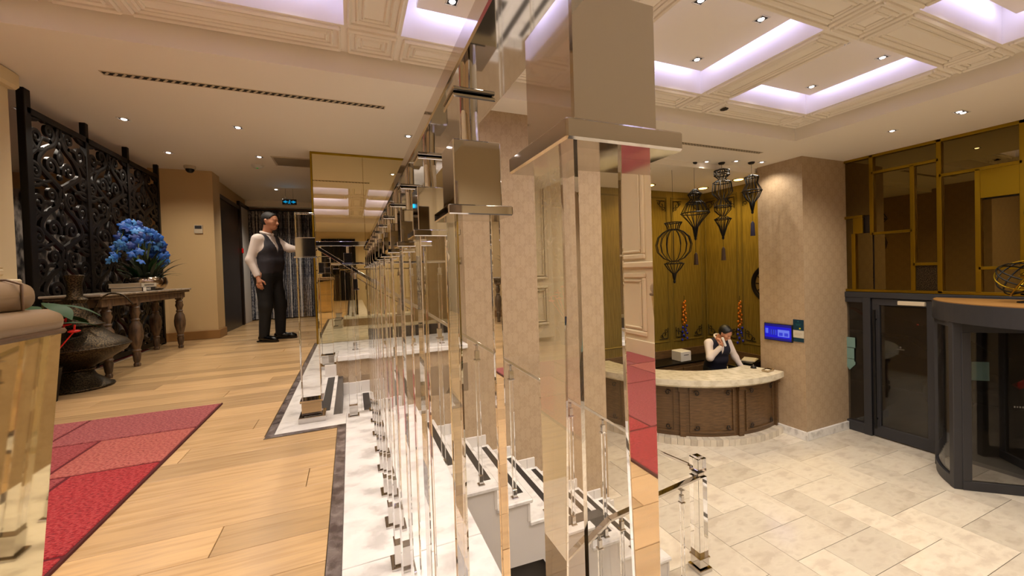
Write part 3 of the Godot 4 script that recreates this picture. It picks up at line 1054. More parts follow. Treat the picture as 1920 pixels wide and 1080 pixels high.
# ------------------------------------------------------------------ mirror wall behind the landing
func build_mirror_wall() -> void:
	var wm := struct("wall_mirror", "mirror clad wall behind the landing with a thin gilt edge", span(-0.43, 2.66, 0.0, SOFFIT, 5.72, 6.5), M.beige_paint)
	for x in [[-0.41, 0.205], [0.205, 0.82], [0.82, 1.44], [1.44, 2.06]]:
		part(wm, "mirror_pane", span(x[0] + 0.001, x[1] - 0.001, 0.15, 2.47, 5.705, 5.72, 0.002), M.bronze_mirror)
	part(wm, "gilt_edge", span(-0.432, -0.41, 0.0, SOFFIT, 5.70, 5.74, 0.003), M.brass)
	part(wm, "gilt_edge", span(-0.41, 2.06, 2.47, SOFFIT, 5.70, 5.73, 0.003), M.brass)
	part(wm, "plinth", span(0.205, 2.06, 0.0, 0.145, 5.70, 5.73, 0.003), M.brown_trim)
	part(wm, "mirror_pane", span(-0.41, 0.204, 0.0, 0.15, 5.705, 5.72), M.bronze_mirror)
	part(wm, "side_cladding", span(-0.436, -0.43, 0, SOFFIT, 5.74, 6.5), M.walnut)


# ------------------------------------------------------------------ corridor
func build_corridor() -> void:
	var wc := struct("wall_corner", "beige wall corner at the mouth of the corridor with a wooden skirting", span(-2.62, -1.86, 0, SOFFIT, 7.15, 7.50), M.beige_paint)
	part(wc, "skirting", span(-2.62, -1.838, 0, 0.13, 7.125, 7.15, 0.006), M.tan_base)
	part(wc, "skirting", span(-1.86, -1.838, 0, 0.13, 7.15, 7.50, 0.006), M.tan_base)
	var th := thing("thermostat", "cream room thermostat with a grey display on the beige corner wall", "thermostat", P(-2.05, 1.63, 7.15))
	part(th, "case", bx(0.105, 0.125, 0.02, 0.004), M.pale_plastic, Vector3(0, 0, 0.01))
	part(th, "display", bx(0.08, 0.045, 0.004), M.dark_metal, Vector3(0, 0.03, 0.021))
	struct("wall_corridor", "beige wall on the left of the corridor", span(-2.62, -1.95, 0, SOFFIT, 7.50, 10.0), M.beige_paint)
	var d1 := thing("door_1", "dark glittering door in the corridor beside the beige corner", "")
	d1.set_meta("kind", "structure")
	part(d1, "leaf", span(-1.95, -1.92, 0, 2.20, 7.60, 8.82, 0.004), M.glitter_door)
	part(d1, "frame", span(-1.95, -1.90, 0, 2.27, 7.53, 7.60, 0.004), M.brown_trim)
	part(d1, "frame", span(-1.95, -1.90, 2.20, 2.27, 7.60, 8.88, 0.004), M.brown_trim)
	var d2 := thing("door_2", "white door in a dark brown frame at the far end of the corridor", "")
	d2.set_meta("kind", "structure")
	part(d2, "leaf", span(-1.95, -1.925, 0, 2.30, 9.0, 9.66, 0.004), M.white_paint)
	part(d2, "frame", span(-1.95, -1.90, 0, 2.37, 8.90, 9.0, 0.004), M.brown_trim)
	part(d2, "frame", span(-1.95, -1.90, 2.30, 2.37, 9.0, 9.66, 0.004), M.brown_trim)
	var call := thing("call_point", "small red fire call point on the door frame behind the standing man", "alarm", P(-1.89, 1.42, 8.94))
	part(call, "body", bx(0.02, 0.09, 0.07, 0.004), M.red_flower)
	# patterned drapes across the end
	var wd := struct("wall_end", "beige band of wall over the drapes at the end of the corridor", span(-1.95, 0.6, 2.2, SOFFIT, 9.84, 9.98), M.beige_paint)
	part(wd, "bulkhead", span(-1.95, 0.6, 2.38, SOFFIT, 9.55, 9.84), M.ceiling_paint)
	for k in 3:
		var dr := thing("drape", "marbled black and silver floor length drape closing the corridor, %s from the white door" % ORD[k], "curtain", P(-1.94 + 0.62 * k, 0.0, 9.72), "marbled drapes at the end of the corridor")
		var b := B.new()
		var prev := []
		b.smooth()
		var n := 60
		for i in n + 1:
			var u := float(i) / n
			var z := 0.035 * sin(u * TAU * 5.0 + k) + 0.012 * sin(u * 31.0 + k * 2.0)
			var col := [Vector3(u * 0.62, 0.02, z), Vector3(u * 0.62, 2.30, z * 0.8), Vector3(u * 0.62, 0.02, z - 0.006), Vector3(u * 0.62, 2.30, z * 0.8 - 0.006)]
			if prev:
				b.q(prev[0], col[0], col[1], prev[1])
				b.q(prev[2], prev[3], col[3], col[2])
			prev = col
		part(dr, "cloth", b.done(), M.agate_drape)
		part(dr, "header", bx(0.62, 0.03, 0.05), M.brown_trim, Vector3(0.31, 2.315, 0))
	# exit sign
	var ex := thing("exit_sign", "small lit cyan running man exit sign hanging over the drapes", "exit sign", P(-0.98, SOFFIT, 8.2))
	part(ex, "rod", B.new().tube([Vector3(-0.06, -0.19, 0), Vector3(-0.06, 0, 0)], 0.003, 6).tube([Vector3(0.06, -0.19, 0), Vector3(0.06, 0, 0)], 0.003, 6).done(), M.steel)
	part(ex, "panel", bx(0.23, 0.10, 0.015, 0.003), M.exit_panel, Vector3(0, -0.24, 0))
	var e := B.new()
	e.prism(PackedVector2Array([Vector2(-0.105, 0.0), Vector2(-0.055, 0.028), Vector2(-0.055, 0.010), Vector2(-0.03, 0.010), Vector2(-0.03, -0.010), Vector2(-0.055, -0.010), Vector2(-0.055, -0.028)]), 0.003, Transform3D(Basis(), Vector3(0, -0.24, 0.008)))
	e.prism(PackedVector2Array([Vector2(0.105, 0.0), Vector2(0.055, -0.028), Vector2(0.055, -0.010), Vector2(0.03, -0.010), Vector2(0.03, 0.010), Vector2(0.055, 0.010), Vector2(0.055, 0.028)]), 0.003, Transform3D(Basis(), Vector3(0, -0.24, 0.008)))
	e.lathe([[0.0, 0], [0.009, 0.0], [0.009, 0.003], [0.0, 0.003]], 12, Vector3(0.005, -0.215, 0.008), Basis(Vector3.RIGHT, PI / 2))
	for k in [[0.0, -0.228, -0.004, -0.25], [-0.004, -0.25, 0.014, -0.277], [-0.004, -0.25, -0.022, -0.272], [0.0, -0.232, 0.02, -0.244], [0.0, -0.232, -0.018, -0.24]]:
		e.tube([Vector3(k[0], k[1], 0.009), Vector3(k[2], k[3], 0.009)], 0.0055, 6)
	part(ex, "running_man", e.done(), M.exit_cyan)
	area(P(-0.98, SOFFIT - 0.24, 8.18), Vector3(0, 0, 1), Vector2(0.2, 0.08), 0.02, Color(0.1, 0.7, 0.9), "exit_sign_light")


# ------------------------------------------------------------------ carved screen and the lounge behind it
func spiral(c: Vector2, r0: float, r1: float, a0: float, turns: float, n := 26) -> Array:
	var out := []
	for i in n + 1:
		var u := float(i) / n
		var a := a0 + TAU * turns * u
		var r := r0 * pow(r1 / r0, u)
		out.append(c + Vector2(cos(a), sin(a)) * r)
	return out


func curve(p: Array, n := 22) -> Array:
	var c := Curve2D.new()
	for i in p.size():
		var t: Vector2 = (p[mini(i + 1, p.size() - 1)] - p[maxi(i - 1, 0)]) / 5.0
		c.add_point(p[i], -t, t)
	var out := []
	for i in n + 1: out.append(c.sample_baked(c.get_baked_length() * i / n, true))
	return out


func scroll_tile() -> ArrayMesh:
	var b := B.new()
	for side in [1, -1]:
		var at := Transform3D(Basis.from_scale(Vector3(side, 1, 1)), Vector3.ZERO)
		var put := func(path: Array, w0: float, w1: float, dot := 0.0) -> void:
			var p := path.duplicate()
			if side < 0:
				for i in p.size(): p[i] = Vector2(-p[i].x, p[i].y)
				p.reverse()
			var w := []
			for i in p.size():
				var u := float(i) / (p.size() - 1)
				w.append(lerpf(w1, w0, u) if side < 0 else lerpf(w0, w1, u))
			b.strip(p, w.map(func(v): return v * 1.3), 0.03)
			if dot > 0.0:
				var e: Vector2 = path[-1] * Vector2(side, 1)
				b.ball(Vector3(dot, dot, 0.018), Vector3(e.x, e.y, 0), 10)
		put.call(curve([Vector2(0.015, 0.0), Vector2(0.12, 0.06), Vector2(0.275, 0.17), Vector2(0.20, 0.30), Vector2(0.055, 0.40), Vector2(0.015, 0.56)]), 0.04, 0.026)
		put.call(spiral(Vector2(0.285, 0.385), 0.115, 0.022, -2.3, 1.35), 0.036, 0.02, 0.03)
		put.call(spiral(Vector2(0.125, 0.175), 0.095, 0.02, 3.6, -1.3), 0.032, 0.02, 0.026)
		put.call(spiral(Vector2(0.325, 0.085), 0.078, 0.018, 1.2, 1.3), 0.03, 0.018, 0.024)
		put.call(spiral(Vector2(0.135, 0.475), 0.078, 0.018, -1.9, -1.3), 0.03, 0.018, 0.024)
		put.call(curve([Vector2(0.395, 0.20), Vector2(0.33, 0.245), Vector2(0.275, 0.30), Vector2(0.22, 0.395), Vector2(0.135, 0.40)]), 0.028, 0.022)
		put.call(curve([Vector2(0.395, 0.52), Vector2(0.30, 0.53), Vector2(0.24, 0.56), Vector2(0.18, 0.545)]), 0.034, 0.018)
		put.call(curve([Vector2(0.395, 0.0), Vector2(0.30, 0.02), Vector2(0.22, 0.015), Vector2(0.10, 0.06)]), 0.03, 0.018)
		put.call(spiral(Vector2(0.385, 0.30), 0.055, 0.016, 3.0, 0.9, 14), 0.024, 0.016, 0.02)
		put.call(curve([Vector2(0.0, 0.22), Vector2(0.035, 0.28), Vector2(0.0, 0.36)], 10), 0.03, 0.012)
		put.call(curve([Vector2(0.0, 0.44), Vector2(0.04, 0.49), Vector2(0.005, 0.545)], 10), 0.024, 0.012)
	b.ball(Vector3(0.04, 0.055, 0.02), Vector3(0, 0.285, 0), 12)
	b.ball(Vector3(0.03, 0.03, 0.02), Vector3(0, 0.10, 0), 10)
	b.ball(Vector3(0.028, 0.04, 0.02), Vector3(0, 0.40, 0), 10)
	return b.done()


func build_screen_and_lounge() -> void:
	var s := thing("carved_screen", "dark brown lacquered openwork screen of carved scrolls dividing off the lounge behind the console table", "screen", P(-2.45, 0, 5.75))
	var tile := scroll_tile()
	var turn := Vector3(0, PI / 2, 0)
	for k in 3:
		for j in 4:
			part(s, "scroll_panel", tile, M.black_lacquer, Vector3(0, 0.08 + 0.558 * j, 0.80 - 0.80 * k), turn)
	for k in 4:
		part(s, "post", bx(0.05, SOFFIT if k < 4 else 2.3, 0.05 if k else 0.075, 0.004), M.black_lacquer, Vector3(0, SOFFIT / 2, 1.20 - 0.80 * k))
	part(s, "rail", bx(0.05, 0.055, 2.42, 0.004), M.black_lacquer, Vector3(0, 2.33, 0))
	part(s, "rail", bx(0.05, 0.06, 2.42, 0.004), M.black_lacquer, Vector3(0, 0.05, 0))
	# the lounge seen through it
	var wd := thing("lounge_drape", "grey marbled drape along the far side of the lounge, seen through the carved screen", "curtain", P(-5.9, 0, 6.6))
	var b := B.new()
	b.smooth()
	var prev := []
	for i in 121:
		var z := 3.2 - 6.4 * i / 120.0
		var x := 0.05 * sin(i * 0.9) + 0.02 * sin(i * 2.3)
		var col := [Vector3(x, 0.02, z), Vector3(x, 2.25, z)]
		if prev: b.q(prev[0], col[0], col[1], prev[1])
		prev = col
	part(wd, "cloth", b.done(), M.sheer_drape)
	var b2 := B.new()
	b2.smooth()
	prev = []
	for i in 81:
		var col := [Vector3(3.3 * i / 80.0, 0.02, 0.04 * sin(i * 0.85)), Vector3(3.3 * i / 80.0, 2.25, 0.04 * sin(i * 0.85))]
		if prev: b2.q(prev[0], col[0], col[1], prev[1])
		prev = col
	part(thing("lounge_drape", "grey marbled drape across the end of the lounge, behind the far part of the screen", "curtain", P(-5.75, 0, 7.75)), "cloth", b2.done(), M.sheer_drape)
	struct("wall_lounge_beam", "brown beam above the lounge drape", span(-6.4, -5.7, 2.26, SOFFIT, 4.3, 10.0), M.tan_base).name = "trim_3"
	struct("wall_lounge_end", "beige wall closing the lounge on the far side", span(-6.4, -2.62, 0, SOFFIT, 7.9, 8.1), M.beige_paint)
	for k in 2:
		var a := thing("armchair", ["dark blue velvet armchair seen through the near part of the carved screen", "dark blue velvet armchair seen through the far part of the carved screen"][k], "armchair", P(-4.2, 0, [5.35, 6.65][k]), "", PI / 2 * 0.8)
		part(a, "seat", bx(0.62, 0.20, 0.62, 0.04), M.blue_velvet, Vector3(0, 0.36, 0))
		part(a, "backrest", bx(0.66, 0.62, 0.14, 0.05), M.blue_velvet, Vector3(0, 0.72, -0.30), Vector3(-0.14, 0, 0))
		for sx in [-1, 1]:
			part(a, "armrest", bx(0.12, 0.34, 0.62, 0.04), M.blue_velvet, Vector3(sx * 0.36, 0.46, 0))
			for sz in [-1, 1]:
				part(a, "leg", B.new().lathe([[0.0, 0], [0.015, 0.0], [0.024, 0.26], [0.0, 0.26]], 10).done(), M.black_lacquer, Vector3(sx * 0.27, 0, sz * 0.25))


# ------------------------------------------------------------------ console table, urn, flowers
func build_console() -> void:
	var t := thing("console_table", "greyed wooden console table on turned legs with a stone top, before the carved screen", "table", P(-2.2, 0, 5.55))
	part(t, "table_top", B.new().box(Vector3(0.40, 0.022, 2.10), Vector3(0, 0.764, 0), 0.006).done(), M.table_marble)
	part(t, "moulding", B.new().box(Vector3(0.37, 0.028, 2.06), Vector3(0, 0.739, 0), 0.008).done(), M.greyed_wood)
	part(t, "apron", bx(0.31, 0.07, 1.90, 0.004), M.greyed_wood, Vector3(0, 0.69, 0))
	var leg := B.new().lathe([[0.0, 0], [0.026, 0.0], [0.030, 0.025], [0.022, 0.04], [0.028, 0.06], [0.036, 0.13], [0.030, 0.15], [0.040, 0.165], [0.030, 0.18], [0.036, 0.20], [0.058, 0.30], [0.060, 0.36], [0.050, 0.43], [0.030, 0.47], [0.038, 0.485], [0.028, 0.50], [0.034, 0.53], [0.044, 0.56], [0.034, 0.59], [0.040, 0.61], [0.028, 0.625], [0.030, 0.64]], 18).done()
	for sx in [-1, 1]:
		for z in [0.82, 0.30, -0.84]:
			if sx < 0 and z == 0.30: continue
			part(t, "leg", leg, M.greyed_wood, Vector3(sx * 0.125, 0, z))
			part(t, "leg_block", bx(0.07, 0.09, 0.07, 0.005), M.greyed_wood, Vector3(sx * 0.125, 0.68, z))
	# books
	var b1 := thing("book", "thick black covered book with white lettering lying under the white one on the console table", "book", P(-2.14, 0.775, 5.42), "", 0.08)
	part(b1, "cover", B.new().box(Vector3(0.25, 0.004, 0.36), Vector3(0, 0.002, 0)).box(Vector3(0.25, 0.004, 0.36), Vector3(0, 0.040, 0)).box(Vector3(0.005, 0.040, 0.36), Vector3(0.1225, 0.021, 0)).done(), M.black_cover)
	part(b1, "pages", bx(0.238, 0.034, 0.352), M.page_edge, Vector3(-0.004, 0.021, 0))
	part(b1, "title", text_mesh("VOGUE", 0.024, 0.001, "Droid Serif", 700), M.print_white, Vector3(0.1262, 0.021, 0.02), Vector3(0, PI / 2, 0))
	part(b1, "band", bx(0.001, 0.040, 0.09), M.print_white, Vector3(0.1254, 0.021, 0.134))
	var b2 := thing("book", "white covered book with grey print, uppermost on the console table beside the silver bowl", "book", P(-2.15, 0.818, 5.44), "", 0.04)
	part(b2, "cover", B.new().box(Vector3(0.26, 0.004, 0.38), Vector3(0, 0.002, 0)).box(Vector3(0.26, 0.004, 0.38), Vector3(0, 0.042, 0)).box(Vector3(0.005, 0.042, 0.38), Vector3(0.1275, 0.022, 0)).done(), M.paper)
	part(b2, "pages", bx(0.248, 0.036, 0.372), M.page_edge, Vector3(-0.004, 0.022, 0))
	var ink := B.new()
	for i in 17: ink.box(Vector3(0.001, [0.014, 0.019, 0.012][i % 3], 0.0075), Vector3(0.1306, 0.022, 0.12 - i * 0.0145))
	part(b2, "print", ink.done(), M.print_ink)
	# silver bowl with blue orchids
	var at := P(-2.18, 0.775, 5.80)
	var bowl := thing("flower_bowl", "polished silver bowl holding the blue orchids on the console table", "bowl", at)
	part(bowl, "body", B.new().lathe([[0.0, 0.0], [0.13, 0.0], [0.175, 0.03], [0.195, 0.085], [0.185, 0.135], [0.175, 0.15], [0.168, 0.15], [0.176, 0.13], [0.18, 0.10], [0.0, 0.098]], 32).done(), M.silver_bowl)
	var fl := thing("orchid", "arching blue orchids with dark green foliage in the silver bowl", "flowers", at + Vector3(0, 0.10, 0))
	rng.seed = 11
	var bloom := B.new()
	for i in 5:
		var a := TAU * i / 5.0
		var k := Basis(Vector3.BACK, a)
		bloom.ball(Vector3(0.017, 0.024, 0.0045), k * Vector3(0, 0.024, 0) + Vector3(0, 0, 0.006), 8, k * Basis(Vector3.RIGHT, -0.35))
	var bm := bloom.done()
	var heart := B.new().ball(Vector3(0.007, 0.007, 0.008), Vector3(0, 0, 0.006), 6).done()
	# each stem: height of its crown, how far out it arches, direction
	var stems := []
	for i in 12:
		var side := -1.0 if i % 2 else 1.0
		stems.append([rng.randf_range(0.50, 0.68), rng.randf_range(0.36, 0.52), side * (PI / 2 + rng.randf_range(-0.5, 0.5))])
	for i in 4: stems.append([rng.randf_range(0.56, 0.70), rng.randf_range(0.05, 0.2), rng.randf() * TAU])
	for s in stems:
		var dir := Vector3(cos(s[2]), 0, sin(s[2]))
		dir.x *= 0.5
		var path := []
		for i in 15:
			var u := i / 14.0
			path.append(dir * s[1] * pow(u, 1.4) + Vector3.UP * s[0] * (sin(u * (2.65 if s[1] > 0.3 else 1.9)) - 0.06 * u))
		part(fl, "stem", B.new().tube(path, 0.0045, 5).done(), M.stem)
		for i in range(7, 15):
			for j in (2 if i % 2 else 1):
				var p: Vector3 = path[i] + Vector3(rng.randf_range(-0.03, 0.03), rng.randf_range(-0.02, 0.03), rng.randf_range(-0.035, 0.035))
				var face := Vector3(rng.randf_range(0.2, 1.0), rng.randf_range(-0.3, 0.5), rng.randf_range(0.0, 1.0)).normalized()
				var o := part(fl, "blossom", bm, [M.blue_petal, M.pale_blue_petal, M.deep_blue_petal, M.blue_petal][rng.randi_range(0, 3)], p)
				o.basis = Basis.looking_at(-face, Vector3.UP).scaled(Vector3.ONE * rng.randf_range(0.85, 1.2))
				if j == 0: part(o, "heart", heart, M.orange_heart)
	var lf := leaf_mesh(0.40, 0.020)
	for i in 70:
		var a := rng.randf() * TAU
		var o := part(fl, "leaf", lf, M.dark_leaf if i % 3 else M.leaf, Vector3(cos(a), 0, sin(a)) * rng.randf_range(0.02, 0.11))
		o.rotation = Vector3(0, a + PI / 2, 0)
		o.basis = Basis(Vector3.UP, -a) * Basis(Vector3.BACK, -(rng.randf_range(-0.1, 0.45) if i % 4 else rng.randf_range(0.5, 1.0))) * Basis.from_scale(Vector3.ONE * rng.randf_range(0.7, 1.15))
	rng.seed = 12
	# big dark urn on the floor
	var u := thing("floor_urn", "large dark brass floor urn with a wide belly in front of the console table", "urn", P(-2.12, 0, 4.40))
	part(u, "body", B.new().lathe([[0.0, 0], [0.20, 0.0], [0.205, 0.02], [0.17, 0.05], [0.11, 0.10], [0.085, 0.15], [0.10, 0.18], [0.21, 0.24], [0.30, 0.30], [0.325, 0.345], [0.30, 0.385], [0.22, 0.43], [0.17, 0.48], [0.15, 0.52]], 36).done(), M.aged_brass)
	part(u, "neck", B.new().lathe([[0.15, 0.52], [0.16, 0.53], [0.125, 0.57], [0.085, 0.64], [0.062, 0.71], [0.075, 0.74], [0.048, 0.77], [0.044, 0.87], [0.062, 0.94], [0.058, 0.945], [0.0, 0.93]], 28).done(), M.aged_brass)
	var rings := B.new()
	for k in [[0.322, 0.345, 0.008], [0.205, 0.012, 0.012], [0.09, 0.16, 0.012], [0.163, 0.528, 0.008]]:
		var p := []
		for i in 36: p.append(Vector3(cos(TAU * i / 36.0) * k[0], k[1], sin(TAU * i / 36.0) * k[0]))
		rings.tube(p, k[2], 6, true)
	part(u, "raised_band", rings.done(), M.aged_brass)
	var sp := []
	for k in [Vector2(0.10, 0.60), Vector2(0.15, 0.72), Vector2(0.22, 0.78), Vector2(0.31, 0.76), Vector2(0.37, 0.68)]: sp.append(k)
	var spc := curve(sp, 16)
	var sp3 := []
	for p in spc: sp3.append(Vector3(p.x, p.y, 0.0))
	part(u, "spout", B.new().tube(sp3, 0.0065, 8).done(), M.aged_brass)
	# red anthurium whose leaves and flowers reach past the bench
	var pl := thing("potted_anthurium", "potted plant with long green leaves and red flowers in front of the dark urn", "plant", P(-2.14, 0, 3.98))
	part(pl, "pot", B.new().lathe([[0.0, 0], [0.09, 0.0], [0.12, 0.24], [0.125, 0.25], [0.11, 0.25], [0.105, 0.22], [0.0, 0.22]], 24).done(), M.black_lacquer)
	var big := leaf_mesh(0.34, 0.06)
	for k in [[0.30, 0.50, 0.45], [-0.55, 0.52, 0.3], [1.6, 0.45, 0.6], [1.1, 0.42, 0.5], [-1.2, 0.5, 0.6], [0.75, 0.35, 0.9]]:
		var dir := Vector3(cos(k[0]), 0, -sin(k[0]))
		var base := Vector3(0, 0.22, 0)
		var tip := dir * 0.08 + Vector3(0, 0.22 + k[1], 0)
		part(pl, "stem", B.new().tube([base, base.lerp(tip, 0.5) + dir * 0.01, tip], 0.006, 6).done(), M.stem)
		var o := part(pl, "leaf", big, M.leaf, tip)
		o.basis = Basis(Vector3.UP, k[0]) * Basis(Vector3.BACK, -PI / 2 - 0.15 + k[2] * 0.4)
	for k in [[0.05, 0.47, 0.07], [0.5, 0.40, 0.11], [0.9, 0.36, 0.16], [-0.2, 0.34, 0.13], [0.3, 0.31, 0.19]]:
		var tip := Vector3(cos(k[0]) * k[2], 0.22 + k[1] - 0.02, -sin(k[0]) * k[2])
		part(pl, "stem", B.new().tube([Vector3(0, 0.22, 0), tip], 0.005, 6).done(), M.red_flower)
		part(pl, "flower", B.new().ball(Vector3(0.034, 0.012, 0.042), tip, 10).tube([tip, tip + Vector3(0.01, 0.05, 0.01)], 0.006, 6).done(), M.red_flower)


func leaf_mesh(l: float, w: float) -> ArrayMesh:      # grows up the y axis, bending over to +x
	var b := B.new()
	b.smooth()
	var prev := []
	for i in 9:
		var u := i / 8.0
		var wd := w * sin(PI * clampf(u * 0.92 + 0.06, 0, 1))
		var c := Vector3(l * 0.35 * u * u, l * (u - 0.25 * u * u), 0)
		var col := [c + Vector3(0.15 * wd, 0, -wd), c, c + Vector3(0.15 * wd, 0, wd)]
		if prev:
			b.q(prev[0], prev[1], col[1], col[0])
			b.q(prev[1], prev[2], col[2], col[1])
		prev = col
	return b.done()


# ------------------------------------------------------------------ mirrored bench and rugs
func pad(l: float, h: float, deep: float, r: float) -> ArrayMesh:      # a padded slab, round at its ends; l along z, deep along x
	var o := PackedVector2Array()
	for c in 4:
		for i in 6:
			var a := PI / 2 * c + PI / 2 * i / 5.0
			o.append(Vector2((l / 2 - r) * (1 if c == 0 or c == 3 else -1) + r * cos(a), (h / 2 - r) * (1 if c < 2 else -1) + r * sin(a)))
	var b := B.new()
	var n := o.size()
	var e := minf(r, 0.02)
	var cols := []
	for k in [[0.0, e], [e * 0.3, e * 0.3], [e, 0.0], [deep - e, 0.0], [deep - e * 0.3, e * 0.3], [deep, e]]:
		var ring := []
		for v in o: ring.append(Vector3(k[0], v.y * (1.0 - 2.0 * k[1] / h), -v.x * (1.0 - 2.0 * k[1] / l)))
		cols.append(ring)
	b.smooth()
	for k in cols.size() - 1:
		for i in n:
			var i1 := (i + 1) % n
			b.q(cols[k][i], cols[k + 1][i], cols[k + 1][i1], cols[k][i1])
	for i in n:
		var i1 := (i + 1) % n
		b.t(Vector3.ZERO, cols[0][i], cols[0][i1])
		b.t(Vector3(deep, 0, 0), cols[-1][i1], cols[-1][i])
	return b.done()


func build_bench_and_rugs() -> void:
	var t := thing("pedestal", "mirror sided pedestal with a padded tan leather top at the left edge of the view", "pedestal", P(-0.584, 0.008, 0.523))
	var tilt := atan(0.05 / 0.78)
	part(t, "carcass", B.new().lathe([[0.0, 0.0], [0.21, 0.0], [0.275, 0.78], [0.0, 0.78]], 4, Vector3.ZERO, Basis(Vector3.UP, PI / 4)).done(), M.walnut)
	for k in 4:
		var R := Basis(Vector3.UP, k * PI / 2)
		var wide := 0.44 if k % 2 == 0 else 0.42
		var o := PackedVector2Array([Vector2(-wide / 2 + 0.05, 0.0), Vector2(wide / 2 - 0.05, 0.0), Vector2(wide / 2, 0.785), Vector2(-wide / 2, 0.785)])
		part(t, "mirror_panel", B.new().prism(o, 0.006, Transform3D(R * Basis(Vector3(0, 0, -1), Vector3(sin(tilt), cos(tilt), 0), Vector3(cos(tilt), -sin(tilt), 0)), R * Vector3((0.21 if k % 2 == 0 else 0.22) - 0.056, 0.003, 0))).done(), M.bench_mirror)
	part(t, "padded_ledge", pad(0.45, 0.034, 0.43, 0.016), M.leather, Vector3(-0.212, 0.804, 0))
	part(t, "welt", B.new().tube([Vector3(0.213, 0.790, 0.218), Vector3(0.213, 0.790, -0.218), Vector3(-0.213, 0.790, -0.218)], 0.004, 6).done(), M.leather_seam)
	part(t, "cushion", pad(0.41, 0.042, 0.40, 0.018), M.leather, Vector3(-0.198, 0.8395, 0))
	part(t, "seam", B.new().tube([Vector3(0.2035, 0.822, -0.165), Vector3(0.2035, 0.855, -0.165), Vector3(0.19, 0.861, -0.165), Vector3(-0.15, 0.861, -0.165)], 0.0015, 6).done(), M.leather_seam)
	# patchwork rugs: every patch a piece
	var r := thing("rug", "red patchwork rug in the left foreground beside the mirror sided pedestal", "rug", P(-0.86, 0, 3.30))
	rng.seed = 5
	var rows := [[0.0, 0.47], [0.47, 0.93], [0.93, 1.62], [1.62, 2.3], [2.3, 3.0]]
	var cuts := [[0.68, 1.2], [0.43, 1.1], [0.33, 1.05], [0.6, 1.1], [0.4, 1.0]]
	var tones := [[3, 3, 2], [1, 2, 1], [0, 2, 0], [0, 1, 2], [2, 0, 1]]
	for i in 5:
		var edges := [0.0, cuts[i][0], cuts[i][1], 1.48]
		for j in 3:
			var x0: float = edges[j]
			var x1: float = edges[j + 1]
			part(r, "patch", bx(x1 - x0 - 0.016, 0.009, rows[i][1] - rows[i][0] - 0.016, 0.003), M["rug_%d" % tones[i][j]], Vector3(-(x0 + x1) / 2, 0.0055, (rows[i][0] + rows[i][1]) / 2))
	part(r, "backing", bx(1.48, 0.006, 3.0), M.rug_seam, Vector3(-0.74, 0.003, 1.5))
	part(r, "binding", bx(0.008, 0.010, 3.0), M.rug_edge, Vector3(0.003, 0.005, 1.5))
	var r2 := thing("rug", "red patchwork rug lying under the console table and the dark urn", "rug", P(-2.42, 0, 4.55))
	for i in 3:
		for j in 2:
			part(r2, "patch", bx(0.60, 0.009, 0.64, 0.003), M["rug_%d" % [0, 3, 1, 0, 0, 2][i * 2 + j]], Vector3(-0.31 - 0.608 * j, 0.0055, -0.33 - 0.648 * i))
	part(r2, "backing", bx(1.24, 0.006, 1.96), M.rug_seam, Vector3(-0.62, 0.003, -0.98))
	part(r2, "fringe", bx(0.03, 0.006, 1.96), M.page_edge, Vector3(0.012, 0.003, -0.98)).set_meta("kind", "stuff")


# ------------------------------------------------------------------ reception niche
const NW := 6.3        # its back wall
const NX := 7.12       # its right wall

